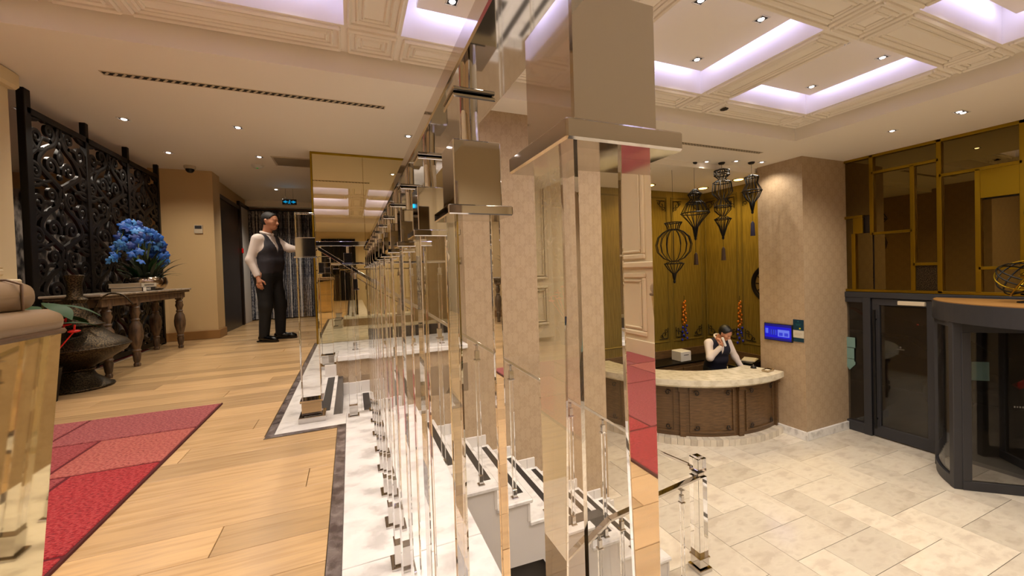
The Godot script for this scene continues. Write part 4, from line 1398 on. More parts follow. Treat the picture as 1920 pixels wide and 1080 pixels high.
func build_niche() -> void:
	var wb := struct("wall_niche", "gold satin panelled back wall of the reception niche", span(2.66, NX + 0.2, LOWER, 2.42, NW, NW + 0.15), M.gold_satin)
	var wr := struct("wall_niche_side", "gold satin panelled right wall of the reception niche", span(NX, NX + 0.2, LOWER, 2.42, 4.62, NW), M.gold_satin)
	wr.name = "wall_niche_right"
	struct("wall_niche_l", "plain side wall of the reception niche behind the tall wallpapered wall", span(2.5, 2.66, LOWER, SOFFIT, 3.97, NW + 0.15), M.wallpaper).name = "wall_niche_left"
	struct("ceiling_niche", "lower cream ceiling over the reception niche", span(2.66, NX + 0.2, 2.42, SOFFIT, 4.66, NW + 0.15), M.ceiling_paint)
	var xs := [2.9, 4.08, 5.28, 6.14, 7.08]
	for i in 4:
		var w: float = xs[i + 1] - xs[i] - 0.1
		var cx: float = (xs[i] + xs[i + 1]) / 2
		var b := B.new()
		b.frame(w, 3.0, 0.035, 0.02)
		part(wb, "panel_moulding", b.done(), M.gold_trim, P(cx, 0.80, NW - 0.004))
		corner_ornaments(wb, w - 0.12, 2.84, P(cx, 0.80, NW - 0.006), 0)
	for k in 2:
		var cw := 5.05 + 0.85 * k
		part(wr, "panel_moulding", B.new().frame(0.78, 3.0, 0.035, 0.02).done(), M.gold_trim, P(NX - 0.004, 0.80, cw), Vector3(0, -PI / 2, 0))
		corner_ornaments(wr, 0.66, 2.84, P(NX - 0.006, 0.80, cw), -PI / 2)
	var dado := B.new()
	part(wb, "dado", span(2.66, NX, LOWER, -0.86, NW - 0.05, NW), M.walnut)
	part(wr, "dado", span(NX - 0.05, NX, LOWER, -0.86, 4.62, NW - 0.05), M.walnut)
	# strings of coloured glass hung before the panels
	for k in 2:
		var g := thing("bead_garland", ["amber and blue glass bead garland hanging on the back gold panel, left of the receptionist", "amber and blue glass bead garland hanging beside the receptionist's head"][k], "garland", [P(6.45, 0.25, NW - 0.05), P(NX - 0.06, 0.25, 5.45)][k])
		part(g, "cord", B.new().tube([Vector3(0, 0, 0), Vector3(0, -0.95, 0)], 0.004, 5).done(), M.lantern_wire)
		var bead := B.new().ball(Vector3(0.022, 0.028, 0.022), Vector3.ZERO, 8).done()
		for i in 26:
			var y := -0.12 - 0.032 * i
			var r := 0.02 + 0.05 * i / 26.0
			part(g, "bead", bead, M.amber_bead if i < 16 else M.blue_bead, Vector3(r * cos(i * 2.4), y, r * 0.5 * sin(i * 2.4)))
	# credenza behind the desk
	var c := thing("credenza", "dark wooden back counter under the gold panels behind the receptionist", "cabinet", P(5.9, LOWER, 6.0))
	part(c, "carcass", bx(2.2, 0.86, 0.42, 0.006), M.walnut, Vector3(0, 0.44, 0))
	part(c, "top", bx(2.26, 0.03, 0.46, 0.006), M.black_lacquer, Vector3(0, 0.885, 0))
	for k in 4:
		var d := part(c, "door", bx(0.51, 0.72, 0.02, 0.004), M.walnut, Vector3(-0.80 + 0.535 * k, 0.44, 0.218))
		part(d, "handle", bx(0.012, 0.12, 0.015, 0.003), M.brass, Vector3(0.2 if k % 2 == 0 else -0.2, 0.1, 0.016))
	var pr := thing("card_printer", "small white box printer on the dark back counter left of the receptionist", "printer", P(6.02, -1.0, 5.94))
	part(pr, "body", bx(0.26, 0.20, 0.26, 0.012), M.white_plastic, Vector3(0, 0.10, 0))
	part(pr, "slot", bx(0.12, 0.012, 0.004), M.vent_dark, Vector3(0, 0.13, 0.13))
	# round clock on the right wall, half hidden by the pillar
	var k := thing("wall_clock", "large round gold faced clock half hidden behind the wallpapered pillar", "clock", P(NX - 0.01, 0.50, 4.86), "", -PI / 2)
	var turn := Basis(Vector3.RIGHT, PI / 2)
	part(k, "rim", B.new().lathe([[0.27, 0.0], [0.35, 0.0], [0.36, 0.03], [0.34, 0.055], [0.30, 0.045], [0.29, 0.03], [0.27, 0.03]], 40, Vector3.ZERO, turn).done(), M.black_lacquer)
	part(k, "dial", B.new().lathe([[0.0, 0.0], [0.30, 0.0], [0.30, 0.025], [0.0, 0.025]], 40, Vector3.ZERO, turn).done(), M.dial)
	var marks := B.new()
	for i in 12:
		var a := TAU * i / 12.0
		marks.box(Vector3(0.016, 0.06, 0.006), Vector3(sin(a) * 0.235, cos(a) * 0.235, 0.028), 0, Basis(Vector3.BACK, -a))
	part(k, "hour_mark", marks.done(), M.black_lacquer)
	part(k, "hand", B.new().box(Vector3(0.012, 0.20, 0.004), Vector3(0.03, 0.085, 0.036), 0, Basis(Vector3.BACK, -0.35)).box(Vector3(0.016, 0.14, 0.004), Vector3(-0.06, 0.01, 0.034), 0, Basis(Vector3.BACK, 1.4)).done(), M.black_lacquer)
	# screen and notice boards on the pillar
	var tv := thing("display_screen", "blue lit flat display screen on the side of the wallpapered pillar above the counter", "screen", P(6.45, -0.265, 4.30), "", -PI / 2 + 0.03)
	part(tv, "housing", bx(0.45, 0.285, 0.035, 0.006), M.black_plastic, Vector3(0, 0, -0.005))
	var ui := drawn(128, func(u, v):
		var c1 := Color(0.045, 0.05, 0.85)
		if v < 0.16 or v > 0.86: c1 = Color(0.02, 0.02, 0.5)
		if u > 0.03 and u < 0.14 and v > 0.3 and v < 0.62: c1 = Color(0.35, 0.45, 1.0)
		if u > 0.2 and u < 0.46 and v > 0.36 and v < 0.68: c1 = Color(0.2, 0.28, 0.95).lerp(Color(0.05, 0.05, 0.4), float(int(u * 40) % 3 == 0))
		if u > 0.5 and u < 0.93 and v > 0.32 and v < 0.76: c1 = Color(0.45, 0.52, 1.0)
		if v > 0.5 and v < 0.7 and ((u > 0.55 and u < 0.69) or (u > 0.74 and u < 0.88)): c1 = Color(0.2, 0.25, 0.9)
		return c1)
	var um := glow("display_glow", Color.WHITE, 1.0)
	um.emission_texture = ui
	um.emission_operator = BaseMaterial3D.EMISSION_OP_MULTIPLY
	var qm := QuadMesh.new()
	qm.size = Vector2(0.425, 0.26)
	part(tv, "lit_screen", qm, um, Vector3(0, 0, 0.0135))
	area(P(6.42, -0.265, 4.30), Vector3(-1, 0, 0), Vector2(0.42, 0.26), 0.03, Color(0.3, 0.3, 1.0), "display_light")
	var nb := thing("notice_board", "teal and cream notice board on the pillar edge beside the blue display", "notice", P(6.46, -0.21, 3.99), "", -PI / 2)
	part(nb, "upper_card", bx(0.155, 0.165, 0.01, 0.001), M.teal_board, Vector3(0, 0.10, 0))
	part(nb, "middle_card", bx(0.155, 0.115, 0.01, 0.001), M.paper, Vector3(0, -0.045, 0))
	part(nb, "lower_card", bx(0.155, 0.06, 0.01, 0.001), M.teal_board, Vector3(0, -0.137, 0))
	var nt := B.new()
	for i in 3: nt.box(Vector3(0.08 - 0.012 * i, 0.006, 0.002), Vector3(0, 0.115 - i * 0.014, 0.006))
	nt.box(Vector3(0.02, 0.02, 0.002), Vector3(0, 0.152, 0.006))
	part(nb, "print", nt.done(), M.teal_light)
	part(nb, "yellow_spot", bx(0.022, 0.022, 0.002), M.yellow_print, Vector3(0.025, 0.045, 0.006))
	part(nb, "print", B.new().box(Vector3(0.11, 0.004, 0.002), Vector3(0, -0.03, 0.006)).box(Vector3(0.11, 0.004, 0.002), Vector3(0, -0.045, 0.006)).box(Vector3(0.08, 0.004, 0.002), Vector3(-0.015, -0.06, 0.006)).done(), M.page_edge)


func corner_ornaments(parent: Node3D, w: float, h: float, at: Vector3, turn: float) -> void:
	for sx in [-1, 1]:
		for sy in [-1, 1]:
			var b := B.new()
			var put := func(p: Array) -> void:
				var q3 := []
				for v in p: q3.append(Vector3(sx * (w / 2 - v.x), sy * (h / 2 - v.y), 0.006))
				b.tube(q3, 0.006, 5)
			put.call([Vector2(0.0, 0.22), Vector2(0, 0), Vector2(0.22, 0.0)])
			put.call(spiral(Vector2(0.09, 0.09), 0.10, 0.02, -2.35, 1.1, 16))
			put.call(spiral(Vector2(0.17, 0.05), 0.05, 0.015, 4.6, -1.0, 12))
			put.call(spiral(Vector2(0.05, 0.17), 0.05, 0.015, 3.2, 1.0, 12))
			part(parent, "corner_scroll", b.done(), M.lantern_wire, at, Vector3(0, turn, 0))


# ------------------------------------------------------------------ reception desk
const DX := 5.9
const DW := 6.15

func build_desk() -> void:
	var t := thing("reception_desk", "curved walnut reception desk with a thick marble counter, in front of the gold niche", "desk", P(DX, LOWER, DW))
	var a1 := -PI / 2 + 0.285          # against the pillar
	var a0 := -PI - 0.05
	var n := 11
	part(t, "front_panel", B.new().ring_arc(1.70, 1.865, 0.10, 0.90, a0, a1, 72).done(), M.walnut)
	part(t, "counter_top", B.new().ring_arc(1.42, 2.02, 0.93, 1.02, a0, a1 - 0.03, 72).done(), M.counter_marble)
	part(t, "counter_edge", B.new().ring_arc(1.60, 1.985, 0.90, 0.93, a0, a1 - 0.02, 72).done(), M.counter_marble)
	var cur := a0
	for i in 4:                            # bays between pilasters
		var b0 := lerpf(a0, a1, i / 4.0)
		var b1 := lerpf(a0, a1, (i + 1) / 4.0)
		var ins := 0.055
		part(t, "panel_frame", B.new().ring_arc(1.86, 1.885, 0.84, 0.87, b0 + ins, b1 - ins, 18).ring_arc(1.86, 1.885, 0.16, 0.19, b0 + ins, b1 - ins, 18).ring_arc(1.86, 1.885, 0.19, 0.84, b0 + ins, b0 + ins + 0.014, 2).ring_arc(1.86, 1.885, 0.19, 0.84, b1 - ins - 0.014, b1 - ins, 2).done(), M.walnut)
		for e in [b0, b1]:
			if e == b1 and i < 3: continue
			part(t, "pilaster", B.new().ring_arc(1.85, 1.905, 0.10, 0.84, e - 0.022, e + 0.022, 3).done(), M.walnut)
			part(t, "bracket", B.new().ring_arc(1.85, 1.94, 0.82, 0.90, e - 0.03, e + 0.03, 3).done(), M.walnut)
		var orn := B.new()
		for k in [[b0 + ins + 0.03, 1, 0.83], [b1 - ins - 0.03, -1, 0.83], [b0 + ins + 0.03, 1, 0.20], [b1 - ins - 0.03, -1, 0.20]]:
			var up := -1.0 if k[2] > 0.5 else 1.0
			var p := []
			for v in spiral(Vector2(0.05, 0.05), 0.05, 0.014, 3.6, 1.1, 14):
				var ang: float = k[0] + k[1] * v.x / 1.9
				p.append(Vector3(1.892 * cos(ang), k[2] + up * v.y, -1.892 * sin(ang)))
			orn.tube(p, 0.008, 5)
		part(t, "corner_scroll", orn.done(), M.brown_trim)
	# marble blocks round the foot, one by one
	var blocks := 40
	for i in blocks:
		var b0 := lerpf(a0, a1, float(i) / blocks)
		var b1 := lerpf(a0, a1, float(i + 1) / blocks)
		part(t, "foot_tile", B.new().ring_arc(1.80, 1.985, 0.0, 0.10, b0 + 0.001, b1 - 0.001, 2).done(), M["marble_%d" % (i * 7 % 4)])
	part(t, "worktop", B.new().ring_arc(0.95, 1.45, 0.74, 0.78, a0 + 0.2, a1 - 0.08, 40).done(), M.black_lacquer)
	var pt := func(r: float, a: float, y: float) -> Vector3: return Vector3(DX + r * cos(a), LOWER + y, -(DW + r * sin(a)))
	# things on the counter
	var bell := thing("desk_bell", "small dark domed bell on the marble counter near the pillar", "bell", pt.call(1.62, a1 - 0.10, 1.02))
	part(bell, "base", B.new().lathe([[0, 0], [0.045, 0.0], [0.045, 0.012], [0.0, 0.012]], 20).done(), M.black_plastic)
	part(bell, "dome", B.new().lathe([[0.042, 0.012], [0.038, 0.03], [0.022, 0.047], [0.0, 0.053]], 20).done(), M.black_plastic)
	part(bell, "button", B.new().lathe([[0.006, 0.053], [0.006, 0.062], [0.0, 0.064]], 10).done(), M.chrome)
	var tray := thing("card_tray", "low clear and silver tray on the counter end against the pillar", "tray", pt.call(1.86, a1 - 0.12, 1.02), "", 0.15)
	part(tray, "dish", B.new().box(Vector3(0.19, 0.008, 0.10), Vector3(0, 0.004, 0), 0.002).box(Vector3(0.19, 0.03, 0.006), Vector3(0, 0.019, 0.047), 0.001).box(Vector3(0.19, 0.03, 0.006), Vector3(0, 0.019, -0.047), 0.001).box(Vector3(0.006, 0.03, 0.09), Vector3(0.092, 0.019, 0), 0.001).box(Vector3(0.006, 0.03, 0.09), Vector3(-0.092, 0.019, 0), 0.001).done(), M.silver_bowl)
	part(tray, "cards", bx(0.09, 0.02, 0.06, 0.001), M.paper, Vector3(-0.02, 0.018, 0))
	# stacks of papers behind the counter
	for k in 3:
		var s := thing("paper_stack", ["uppermost sheaf of white papers behind the counter beside the pillar", "black folder under the white papers behind the counter", "sheaf of white papers lying nearer to the receptionist"][k], "papers", [P(6.72, -0.90, 5.02), P(6.72, -0.985, 5.02), P(6.50, -1.10, 5.30)][k], "", [0.3, 0.2, -0.4][k])
		if k == 1:
			part(s, "folder", bx(0.40, 0.08, 0.30, 0.006), M.black_cover, Vector3(0, 0.04, 0))
		else:
			for j in 4: part(s, "sheet", bx(0.30, 0.006, 0.21), M.paper, Vector3(0.01 * (j % 2), 0.003 + 0.0065 * j, 0.008 * (j % 3)), Vector3(0, 0.06 * j, 0))
	var stand := thing("desk_unit", "black under-counter unit that carries the folder beside the pillar", "cabinet", P(6.74, LOWER, 5.03))
	part(stand, "carcass", bx(0.56, 0.90, 0.46, 0.006), M.black_lacquer, Vector3(0, 0.45, 0))
	part(stand, "shelf_edge", bx(0.57, 0.012, 0.47, 0.002), M.steel, Vector3(0, 0.908, 0))
	# white orchid at the left of the counter
	var o := thing("white_orchid", "white orchid in a dark pot on the left of the marble counter", "flowers", pt.call(1.60, -PI + 0.42, 1.02))
	part(o, "pot", B.new().lathe([[0, 0], [0.05, 0.0], [0.065, 0.10], [0.06, 0.105], [0.0, 0.095]], 20).done(), M.black_lacquer)
	var bloom := B.new()
	for i in 5:
		var kk := Basis(Vector3.BACK, TAU * i / 5.0)
		bloom.ball(Vector3(0.024, 0.034, 0.006), kk * Vector3(0, 0.032, 0), 8, kk * Basis(Vector3.RIGHT, -0.3))
	var bm := bloom.done()
	for k in [[0.30, 0.40, 1.0], [0.26, 0.28, 0.75]]:
		var path := []
		for i in 13:
			var u := i / 12.0
			path.append(Vector3(0.10 * u - 0.30 * u * u * k[2] + 0.1, 0.1 + k[1] * sin(u * 2.5), k[0] * u * 0.6))
		part(o, "stem", B.new().tube(path, 0.004, 5).done(), M.stem)
		for i in range(5, 13):
			var q := part(o, "blossom", bm, M.white_petal, path[i] + Vector3(0, 0, 0.012))
			q.rotation = Vector3(0.3 * sin(i * 3.0), 0.5 * sin(i * 5.0), i)
	var lf := leaf_mesh(0.24, 0.035)
	for i in 4:
		var q := part(o, "leaf", lf, M.leaf, Vector3(0, 0.095, 0))
		q.basis = Basis(Vector3.UP, i * 1.6) * Basis(Vector3.BACK, -0.6)


# ------------------------------------------------------------------ hanging lanterns
func lantern(label: String, at: Vector3, top: float, prof: Array, wires: int, tassel: Array, ring_at: Array) -> void:
	var t := thing("hanging_lantern", label, "lantern", at, "wire lanterns hung over the reception desk")
	part(t, "canopy", B.new().lathe([[0.0, -0.03], [0.035, -0.03], [0.05, -0.012], [0.05, 0.0], [0.0, 0.0]], 18).done(), M.lantern_wire)
	part(t, "cord", B.new().tube([Vector3(0, -0.03, 0), Vector3(0, top, 0)], 0.0025, 5).done(), M.lantern_wire)
	var b := B.new()
	for i in wires:
		var a := TAU * i / wires
		var p := []
		for k in prof: p.append(Vector3(k[0] * cos(a), k[1], k[0] * sin(a)))
		b.tube(p, 0.0065, 5)
	part(t, "wire_cage", b.done(), M.lantern_wire)
	var r := B.new()
	for k in ring_at:
		var p := []
		for i in 24: p.append(Vector3(k[0] * cos(TAU * i / 24.0), k[1], k[0] * sin(TAU * i / 24.0)))
		r.tube(p, 0.009, 6, true)
	part(t, "hoop", r.done(), M.lantern_wire)
	part(t, "finial", B.new().ball(Vector3(0.02, 0.03, 0.02), Vector3(0, prof[-1][1] - 0.02, 0), 10).done(), M.lantern_wire)
	if tassel:
		part(t, "tassel_cord", B.new().tube([Vector3(0, prof[-1][1], 0), Vector3(0, tassel[0], 0)], 0.003, 5).done(), M.lantern_wire)
		part(t, "tassel", B.new().lathe([[0.0, tassel[1]], [0.035, tassel[1]], [0.026, tassel[0] - 0.04], [0.016, tassel[0] - 0.02], [0.0, tassel[0]]], 14).done(), tassel[2])


func build_lanterns() -> void:
	lantern("large globe shaped wire lantern with a flared neck hanging over the left of the desk", P(4.86, SOFFIT, 4.90), -0.93,
		[[0.13, -0.93], [0.10, -0.98], [0.085, -1.04], [0.16, -1.08], [0.24, -1.16], [0.275, -1.28], [0.25, -1.40], [0.16, -1.50], [0.06, -1.55], [0.15, -1.59], [0.10, -1.67], [0.03, -1.75], [0.01, -1.86]], 16, [], [[0.13, -0.93], [0.085, -1.04], [0.15, -1.59], [0.06, -1.55]])
	lantern("diamond shaped wire lantern with a brown tassel, second from the left over the desk", P(5.10, SOFFIT, 4.68), -0.42,
		[[0.02, -0.42], [0.10, -0.50], [0.06, -0.58], [0.13, -0.64], [0.21, -0.80], [0.10, -0.93], [0.04, -1.02], [0.015, -1.18]], 14, [-1.42, -1.62, M.brown_tassel], [[0.10, -0.50], [0.13, -0.64], [0.21, -0.80]])
	lantern("tall wire lantern with a beaded crown, third from the left over the desk", P(5.55, SOFFIT, 4.55), -0.10,
		[[0.03, -0.10], [0.11, -0.13], [0.11, -0.20], [0.05, -0.26], [0.13, -0.32], [0.15, -0.48], [0.06, -0.58], [0.12, -0.66], [0.12, -0.76], [0.04, -0.85], [0.12, -0.90], [0.06, -1.02], [0.012, -1.18]], 12, [-1.34, -1.56, M.brown_tassel], [[0.11, -0.13], [0.11, -0.20], [0.13, -0.32], [0.12, -0.70], [0.12, -0.90]])
	lantern("slender wire lantern with a purple tassel, nearest to the wallpapered pillar", P(6.02, SOFFIT, 4.39), -0.20,
		[[0.02, -0.20], [0.10, -0.24], [0.08, -0.34], [0.14, -0.46], [0.10, -0.56], [0.04, -0.64], [0.012, -0.78]], 12, [-0.94, -1.18, M.purple_tassel], [[0.10, -0.24], [0.14, -0.46]])


# ------------------------------------------------------------------ entrance: mirror wall over the doors, swing door, revolving door
func build_entrance() -> void:
	var X := 7.55
	var w := thing("mirror_partition", "brass framed wall of smoked mirror panes above the entrance doors", "partition", P(X, 0.38, 2.2))
	var o := w.position
	# panes [w0, w1, y0, y1]
	for k in [[3.55, 4.06, 1.58, 2.47], [3.80, 4.06, 0.40, 1.56], [3.55, 3.78, 0.40, 1.30], [2.80, 3.53, 2.24, 2.47], [3.08, 3.53, 1.30, 2.20], [2.80, 3.04, 0.80, 2.20], [3.08, 3.53, 0.40, 1.26], [2.07, 2.76, 2.02, 2.47], [2.44, 2.76, 0.40, 1.98], [2.07, 2.40, 0.74, 1.60], [2.07, 2.40, 0.40, 0.70], [1.25, 2.03, 1.40, 2.47], [1.25, 2.03, 0.40, 1.36], [0.42, 1.21, 0.40, 2.47]]:
		var p := part(w, "mirror_pane", bx(0.012, k[3] - k[2], k[1] - k[0], 0.002), M.smoked_mirror, P(X + 0.03, (k[2] + k[3]) / 2, (k[0] + k[1]) / 2) - o)
		p.rotation = Vector3(0, rng.randf_range(-0.006, 0.006), rng.randf_range(-0.004, 0.004))
	part(w, "backing", span(X + 0.045, X + 0.09, 0.36, SOFFIT, 0.36, 4.10), M.brown_trim, -o)
	var bars := []
	for v in [[4.08, 0.38, 2.5], [3.54, 1.26, 2.5], [2.78, 0.38, 2.5], [2.05, 0.38, 2.5], [3.06, 0.40, 2.22], [2.42, 0.40, 2.0], [3.785, 0.40, 1.30], [1.23, 0.38, 2.5], [0.38, 0.38, 2.5]]: bars.append([v[0] - 0.025, v[0] + 0.025, v[1], v[2]])
	for h in [[2.48, 0.38, 4.1], [2.22, 2.78, 3.54], [2.0, 2.05, 2.78], [1.28, 3.06, 3.54], [1.57, 3.66, 4.08], [0.72, 2.05, 2.42], [0.39, 0.38, 4.1], [0.79, 2.80, 3.06], [1.38, 1.23, 2.05]]: bars.append([h[1], h[2], h[0] - 0.02, h[0] + 0.02])
	for b in bars: part(w, "brass_bar", span(X - 0.02, X + 0.045, b[2], b[3], b[0], b[1], 0.003), M.brass, -o)
	part(w, "brass_plate", span(X - 0.012, X + 0.03, 1.30, 1.55, 3.66, 3.79, 0.003), M.brass, -o)
	part(w, "brass_plate", span(X + 0.01, X + 0.03, 0.41, 0.77, 2.80, 3.04, 0.003), M.aged_brass, -o)
	part(w, "brass_plate", span(X - 0.012, X + 0.03, 1.62, 1.98, 2.07, 2.40, 0.003), M.brass, -o)
	# dark door screen under it
	var d := thing("door_3", "dark grey framed glass entrance door with a narrow side light", "")
	d.set_meta("kind", "structure")
	part(d, "header", span(X - 0.05, X + 0.09, 0.28, 0.365, 0.36, 4.10, 0.004), M.dark_metal)
	part(d, "jamb", span(X - 0.05, X + 0.09, LOWER, 0.28, 4.01, 4.09, 0.004), M.dark_metal)
	part(d, "jamb", span(X - 0.05, X + 0.09, LOWER, 0.28, 3.56, 3.66, 0.004), M.dark_metal)
	part(d, "jamb", span(X - 0.05, X + 0.09, LOWER, 0.28, 2.74, 2.82, 0.004), M.dark_metal)
	part(d, "side_rail", span(X - 0.04, X + 0.08, LOWER, LOWER + 0.16, 3.66, 4.01, 0.004), M.dark_metal)
	part(d, "side_rail", span(X - 0.04, X + 0.08, 0.20, 0.28, 3.66, 4.01, 0.004), M.dark_metal)
	part(d, "side_pane", span(X + 0.01, X + 0.022, LOWER + 0.16, 0.20, 3.66, 4.01), M.tinted_glass)
	var leaf := part(d, "leaf", B.new().box(Vector3(0.06, 0.10, 0.72), P(0, 0.22, 3.19), 0.003).box(Vector3(0.06, 0.17, 0.72), P(0, LOWER + 0.105, 3.19), 0.003).box(Vector3(0.06, 1.9, 0.09), P(0, -0.77, 3.505), 0.003).box(Vector3(0.06, 1.9, 0.09), P(0, -0.77, 2.875), 0.003).done(), M.dark_metal, Vector3(X + 0.01, 0, 0))
	part(leaf, "pane", span(-0.006, 0.006, LOWER + 0.19, 0.17, 2.92, 3.46), M.tinted_glass)
	part(leaf, "pull_handle", B.new().tube([P(-0.08, -1.75, 3.50), P(-0.08, 0.10, 3.50)], 0.016, 10).box(Vector3(0.08, 0.02, 0.02), P(-0.045, -1.6, 3.50)).box(Vector3(0.08, 0.02, 0.02), P(-0.045, -0.05, 3.50)).done(), M.darker_metal)
	part(leaf, "door_closer", span(-0.085, -0.03, 0.19, 0.25, 2.92, 3.22, 0.006), M.pale_plastic)
	part(leaf, "lock", B.new().lathe([[0.0, 0], [0.016, 0.0], [0.016, 0.015], [0.0, 0.018]], 14, P(-0.03, -0.85, 3.52), Basis(Vector3.BACK, PI / 2)).done(), M.steel)
	var hg := B.new()
	for y in [-1.6, -0.9, -0.2]: hg.box(Vector3(0.05, 0.10, 0.03), P(X - 0.05, y, 2.80), 0.004)
	part(d, "hinge", hg.done(), M.darker_metal)
	var faint := B.new()
	faint.box(Vector3(0.002, 0.012, 0.09), P(-0.008, -0.48, 3.22))
	faint.prism(PackedVector2Array([Vector2(0, 0.02), Vector2(-0.014, 0), Vector2(0, -0.02), Vector2(0.014, 0)]), 0.002, Transform3D(Basis(Vector3.UP, -PI / 2), P(-0.007, -0.45, 3.22)))
	part(leaf, "small_emblem", faint.done(), M.faint_vinyl)
	# pale vinyl notices on the side light
	var sv := thing("door_notice", "pale green sticker strip ending in a downward arrow on the narrow glass beside the door", "sticker", P(X - 0.01, -0.67, 3.865), "", -PI / 2)
	part(sv, "sticker", bx(0.16, 0.165, 0.004, 0.001), M.sign_vinyl, Vector3(0, 0.205, 0))
	part(sv, "sticker", bx(0.13, 0.175, 0.004, 0.001), M.sign_vinyl, Vector3(0, 0.025, 0))
	part(sv, "arrow", B.new().prism(PackedVector2Array([Vector2(-0.065, 0.115), Vector2(0.065, 0.115), Vector2(0.065, 0.085), Vector2(0.08, 0.075), Vector2(0.078, 0.035), Vector2(0.0, -0.065), Vector2(-0.078, 0.035), Vector2(-0.08, 0.075), Vector2(-0.065, 0.085)]), 0.004, Transform3D(Basis(), Vector3(0, -0.185, -0.002))).done(), M.sign_vinyl)
	# revolving door
	var C := P(7.5, LOWER, 1.6)
	var r := thing("revolving_door", "dark grey revolving door drum with glass wings at the right edge of the view", "revolving door", C)
	var q0 := deg_to_rad(103.0)
	var q1 := deg_to_rad(140.3)
	for side in 2:
		var a0 := q0 if side == 0 else deg_to_rad(219.7)
		var a1 := q1 if side == 0 else deg_to_rad(257.0)
		part(r, "curved_rail", B.new().ring_arc(1.09, 1.15, 0.0, 0.13, a0, a1, 14).done(), M.dark_metal)
		part(r, "curved_rail", B.new().ring_arc(1.09, 1.15, 1.94, 2.0, a0, a1, 14).done(), M.dark_metal)
		part(r, "curved_pane", B.new().ring_arc(1.115, 1.127, 0.13, 1.94, a0, a1, 16).done(), M.tinted_glass)
		for e in [a0 + 0.02, a1 - 0.02]:
			part(r, "drum_post", B.new().box(Vector3(0.085, 2.0, 0.075), Vector3(1.12 * cos(e), 1.0, -1.12 * sin(e)), 0.006, Basis(Vector3.UP, e)).done(), M.dark_metal)
	part(r, "canopy", B.new().ring_arc(1.02, 1.17, 2.0, 2.225, deg_to_rad(98), deg_to_rad(262), 48).done(), M.dark_metal)
	part(r, "canopy_top", B.new().ring_arc(0.0, 1.16, 2.20, 2.235, deg_to_rad(97), deg_to_rad(263), 48).done(), M.tan_base)
	part(r, "canopy_underside", B.new().ring_arc(0.0, 1.05, 2.0, 2.02, 0.0, TAU, 48).done(), M.darker_metal)
	for k in [[7.1, 1.95], [7.15, 1.2]]:
		part(r, "roof_lamp", B.new().lathe([[0.0, -0.012], [0.03, -0.010], [0.04, 0.0], [0.0, 0.0]], 16).done(), M.lamp_white, P(k[0], LOWER + 2.0, k[1]) - C)
	part(r, "shaft", B.new().lathe([[0.045, 0.0], [0.045, 2.0]], 20).done(), M.dark_metal)
	for k in 4:
		var a := q1 - PI / 2 * k
		var kk := Basis(Vector3.UP, a)
		var wing := B.new()
		for e in [[0.055, 1.085, 0.0, 0.11], [0.055, 1.085, 1.88, 1.98], [0.055, 0.13, 0.11, 1.88], [1.0, 1.085, 0.11, 1.88]]:
			wing.box(Vector3(e[1] - e[0], e[3] - e[2], 0.05), kk * Vector3((e[0] + e[1]) / 2, (e[2] + e[3]) / 2, 0), 0.004, kk)
		var wp := part(r, "wing", wing.done(), M.dark_metal)
		part(wp, "pane", B.new().box(Vector3(0.88, 1.78, 0.010), kk * Vector3(0.565, 1.0, 0), 0, kk).done(), M.tinted_glass)
		if k == 0:
			part(wp, "sticker", B.new().box(Vector3(0.16, 0.22, 0.003), kk * Vector3(0.90, 1.42, 0.008), 0, kk).done(), M.sign_vinyl)
			var e := B.new()
			for i in 14: e.box(Vector3(0.012, [0.018, 0.014, 0.018][i % 3], 0.002), kk * Vector3(0.60 - i * 0.024, 1.02, 0.008), 0, kk)
			e.box(Vector3(0.03, 0.03, 0.002), kk * Vector3(0.44, 1.06, 0.008), 0, kk * Basis(Vector3.BACK, PI / 4))
			part(wp, "small_print", e.done(), M.print_white)
	# wire sphere on its canopy
	var s := thing("wire_sphere", "dark and gold wire hoop sphere ornament standing on top of the revolving door", "ornament", P(6.98, 0.335, 1.86))
	part(s, "foot", B.new().lathe([[0, 0], [0.09, 0.0], [0.085, 0.015], [0.02, 0.03], [0.015, 0.06], [0.0, 0.06]], 20).done(), M.black_lacquer)
	for i in 6:
		var p := []
		var k := Basis(Vector3.UP, i * PI / 6.0 + 0.2) * Basis(Vector3.RIGHT, 0.5 + 0.12 * i)
		for j in 40: p.append(k * Vector3(cos(TAU * j / 40.0), sin(TAU * j / 40.0), 0) * (0.27 - 0.008 * i) + Vector3(0, 0.31, 0))
		part(s, "hoop", B.new().tube(p, 0.008, 6, true).done(), M.lantern_wire if i % 3 else M.brass)
	part(s, "core", B.new().ball(Vector3(0.06, 0.045, 0.06), Vector3(0, 0.31, 0), 16).tube([Vector3(-0.25, 0.31, 0), Vector3(0.25, 0.31, 0)], 0.008, 6).done(), M.brass)


# ------------------------------------------------------------------ the street at night beyond the glass
func build_outside() -> void:
	struct("street", "dark street outside the entrance", span(7.75, 26.0, LOWER - 0.2, LOWER - 0.02, -6.0, 16.0), M.asphalt)
	struct("wall_opposite", "dark building front across the street", span(22.0, 22.5, LOWER, 4.0, -6.0, 16.0), M.brown_trim).set_meta("kind", "structure")
	car("black car parked outside the glass entrance door, its spoked wheel facing the glass", P(10.6, LOWER - 0.02, 4.9), M.car_black, 0.05)
	car("red car standing farther off in the dark street", P(15.2, LOWER - 0.02, 8.4), M.car_red, 0.3)


